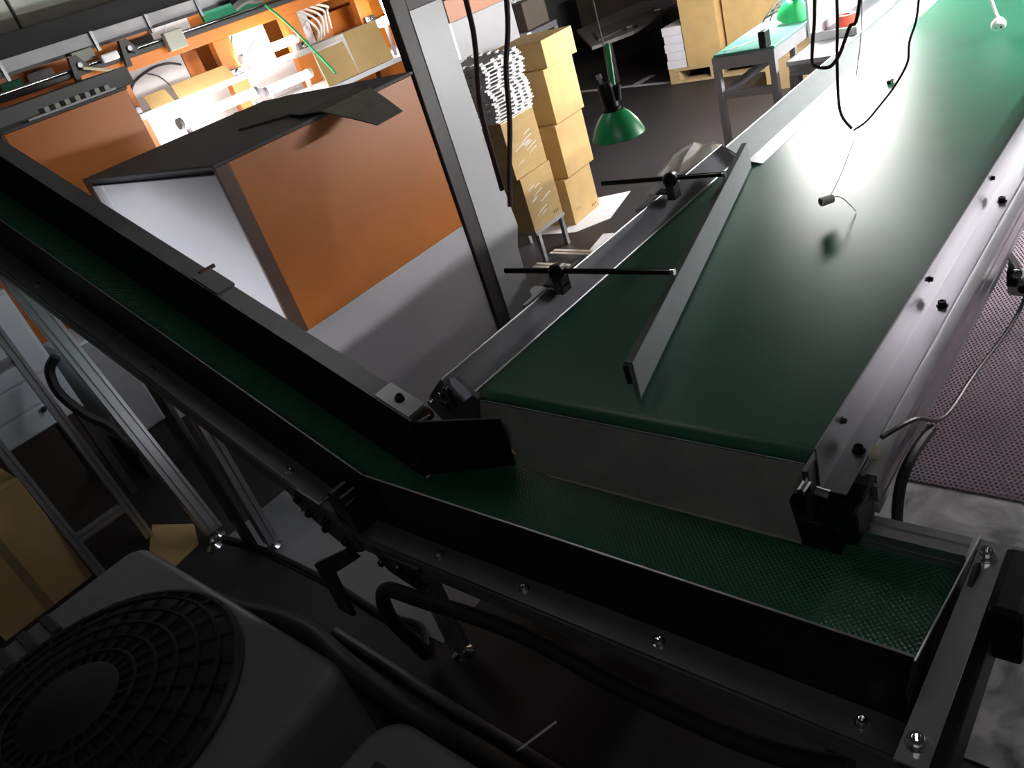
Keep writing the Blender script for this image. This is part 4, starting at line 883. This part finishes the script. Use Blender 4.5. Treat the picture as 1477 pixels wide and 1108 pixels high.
obj('guard_hub', lathe(bmesh.new(), [(0.10, 0.0), (0.10, 0.012), (0.085, 0.022), (0.0001, 0.026)], (gx, gy, 0.545), (0, 0, 1), 28), 'guard_mesh', mc, smooth=True)
obj('guard_rim', T([(gx + 0.322 * math.cos(2 * PI * i / 48), gy + 0.322 * math.sin(2 * PI * i / 48), 0.514) for i in range(49)], 0.006, 6, 1, False), 'machine_dark', mc, smooth=True)
for k in range(8):
    obj('louvre', B(-1.965, -1.87, -0.30 + k * 0.055, -0.275 + k * 0.055, 0.5, 0.512, 0.004), 'machine_dark', mc)
obj('base', B(-1.96, -1.13, -0.42, 0.335, 0.0, 0.019), 'machine_dark', mc)
mc2 = thing('casing_box', 'second dark grey casing with rounded edge beside the round black guard', 'machine', (-0.75, 0.1, 0))
bm = B(-1.0, -0.30, -0.40, 0.355, 0.02, 0.46)
vert = [e for e in bm.edges if abs(e.verts[0].co.z - e.verts[1].co.z) > 0.3]
bmesh.ops.bevel(bm, geom=vert, offset=0.07, segments=6, affect='EDGES', profile=0.5)
top = [e for e in bm.edges if e.verts[0].co.z > 0.45 and e.verts[1].co.z > 0.45]
bmesh.ops.bevel(bm, geom=top, offset=0.02, segments=3, affect='EDGES', profile=0.5)
obj('casing', bm, 'machine_grey', mc2, smooth=True)
obj('base', B(-0.97, -0.34, -0.36, 0.33, 0.0, 0.019), 'machine_dark', mc2)
for k in range(9):
    obj('fin', B(-0.93 + k * 0.045, -0.905 + k * 0.045, -0.2, 0.27, 0.4605, 0.472, 0.003), 'machine_dark', mc2)
obj('floor_hose', T([(-2.35, 0.47, 0.05), (-2.111, 0.50, 0.05), (-1.95, 0.535, 0.05), (-1.78, 0.55, 0.05), (-1.582, 0.525, 0.05), (-1.40, 0.510, 0.05), (-1.246, 0.505, 0.05), (-1.0, 0.505, 0.05), (-0.5, 0.49, 0.05)], 0.030, 12), 'machine_dark', label='thick dark hose on the floor between casing and level run', cat='hose', smooth=True)
obj('floor_hose', T([(-1.75, 0.60, 0.014), (-1.55, 0.592, 0.014), (-1.25, 0.580, 0.014), (-0.95, 0.572, 0.014), (-0.5, 0.56, 0.014)], 0.014, 10), 'machine_grey', label='thinner grey hose on the floor next to the thick dark hose', cat='hose', smooth=True)
obj('floor_cable', T([(-2.55, 0.70, 0.012), (-2.307, 0.727, 0.012), (-1.928, 0.728, 0.012), (-1.67, 0.712, 0.012), (-1.52, 0.73, 0.012), (-1.44, 0.68, 0.020)], 0.011, 8), 'black_rubber', label='black cable along the edge of the pale floor strip', cat='cable', smooth=True)
obj('white_stick', T([(-0.975, 0.535, 0.095), (-0.925, 0.625, 0.115)], 0.0028, 6), 'cable_white', label='thin white cable tie end sticking up from the thick hose', cat='cable tie')

# ================================================================ belt and walkway lamps, then added fill tubes
bt = tube_lamp('belt_tube_lamp', 'long tube lamp hung over the wide green belt', (-1.74, 3.95, 1.14), (-1.74, 5.5, 1.14), 0.045, 'tube_belt', (0, 0.05, 0.08))
for y in (4.2, 5.3): obj('hanger', cyl(bmesh.new(), (-1.74, y, 1.22), (-1.74, y, 3.4), 0.004, n=6), 'dark_steel', bt)
bt = tube_lamp('walkway_tube_lamp', 'tube lamp hung over the walkway beside the wide belt', (0.15, 2.7, 1.45), (0.15, 3.9, 1.45), 0.024, 'tube_side', (0, 0.026, 0.06))
for y in (2.9, 3.7): obj('hanger', cyl(bmesh.new(), (0.15, y, 1.506), (0.15, y, 3.4), 0.004, n=6), 'dark_steel', bt)
bt = tube_lamp('aisle_fill_tube', 'added unseen fill tube hung high to brighten trays and enclosure', (-2.0, 0.9, 2.75), (-2.0, 2.1, 2.75), 0.022, 'fill_aisle', (0, 0.024, 0.05))  # added fill to lift the tray and carton sides
for y in (1.1, 1.9): obj('hanger', cyl(bmesh.new(), (-2.0, y, 2.804), (-2.0, y, 3.4), 0.004, n=6), 'dark_steel', bt)
bt = tube_lamp('climb_fill_tube', 'added slim fill tube hidden beneath the climbing conveyor', tuple(path_pt(1.22, -0.20, 0.995)), tuple(path_pt(1.66, -0.20, 0.995)), 0.016, 'fill_under')  # added out of sight to light the enclosure side and cupboards
for s_ in (1.3, 1.6): obj('clip', cyl(bmesh.new(), path_pt(s_, -0.185, 0.995), path_pt(s_, -0.075, 0.932), 0.005, n=6), 'dark_steel', bt)
bt = tube_lamp('ceiling_fill_tube', 'added dim fill tube on the ceiling behind the viewpoint', (0.0, -1.2, 3.32), (1.5, -1.2, 3.32), 0.03, 'fill_ceiling', (0, 0.035, 0.06))  # added fill for the discharge plate and studded belt
bt = tube_lamp('far_belt_fill_tube', 'added unseen fill tube brightening the far wide green belt', (0.08, 3.3, 1.05), (0.08, 4.6, 1.05), 0.026, 'fill_far', (0, 0.03, 0.06))  # added out of view to brighten the far belt and rail
for y in (3.7, 4.4): obj('hanger', cyl(bmesh.new(), (0.08, y, 1.111), (0.08, y, 3.4), 0.004, n=6), 'dark_steel', bt)
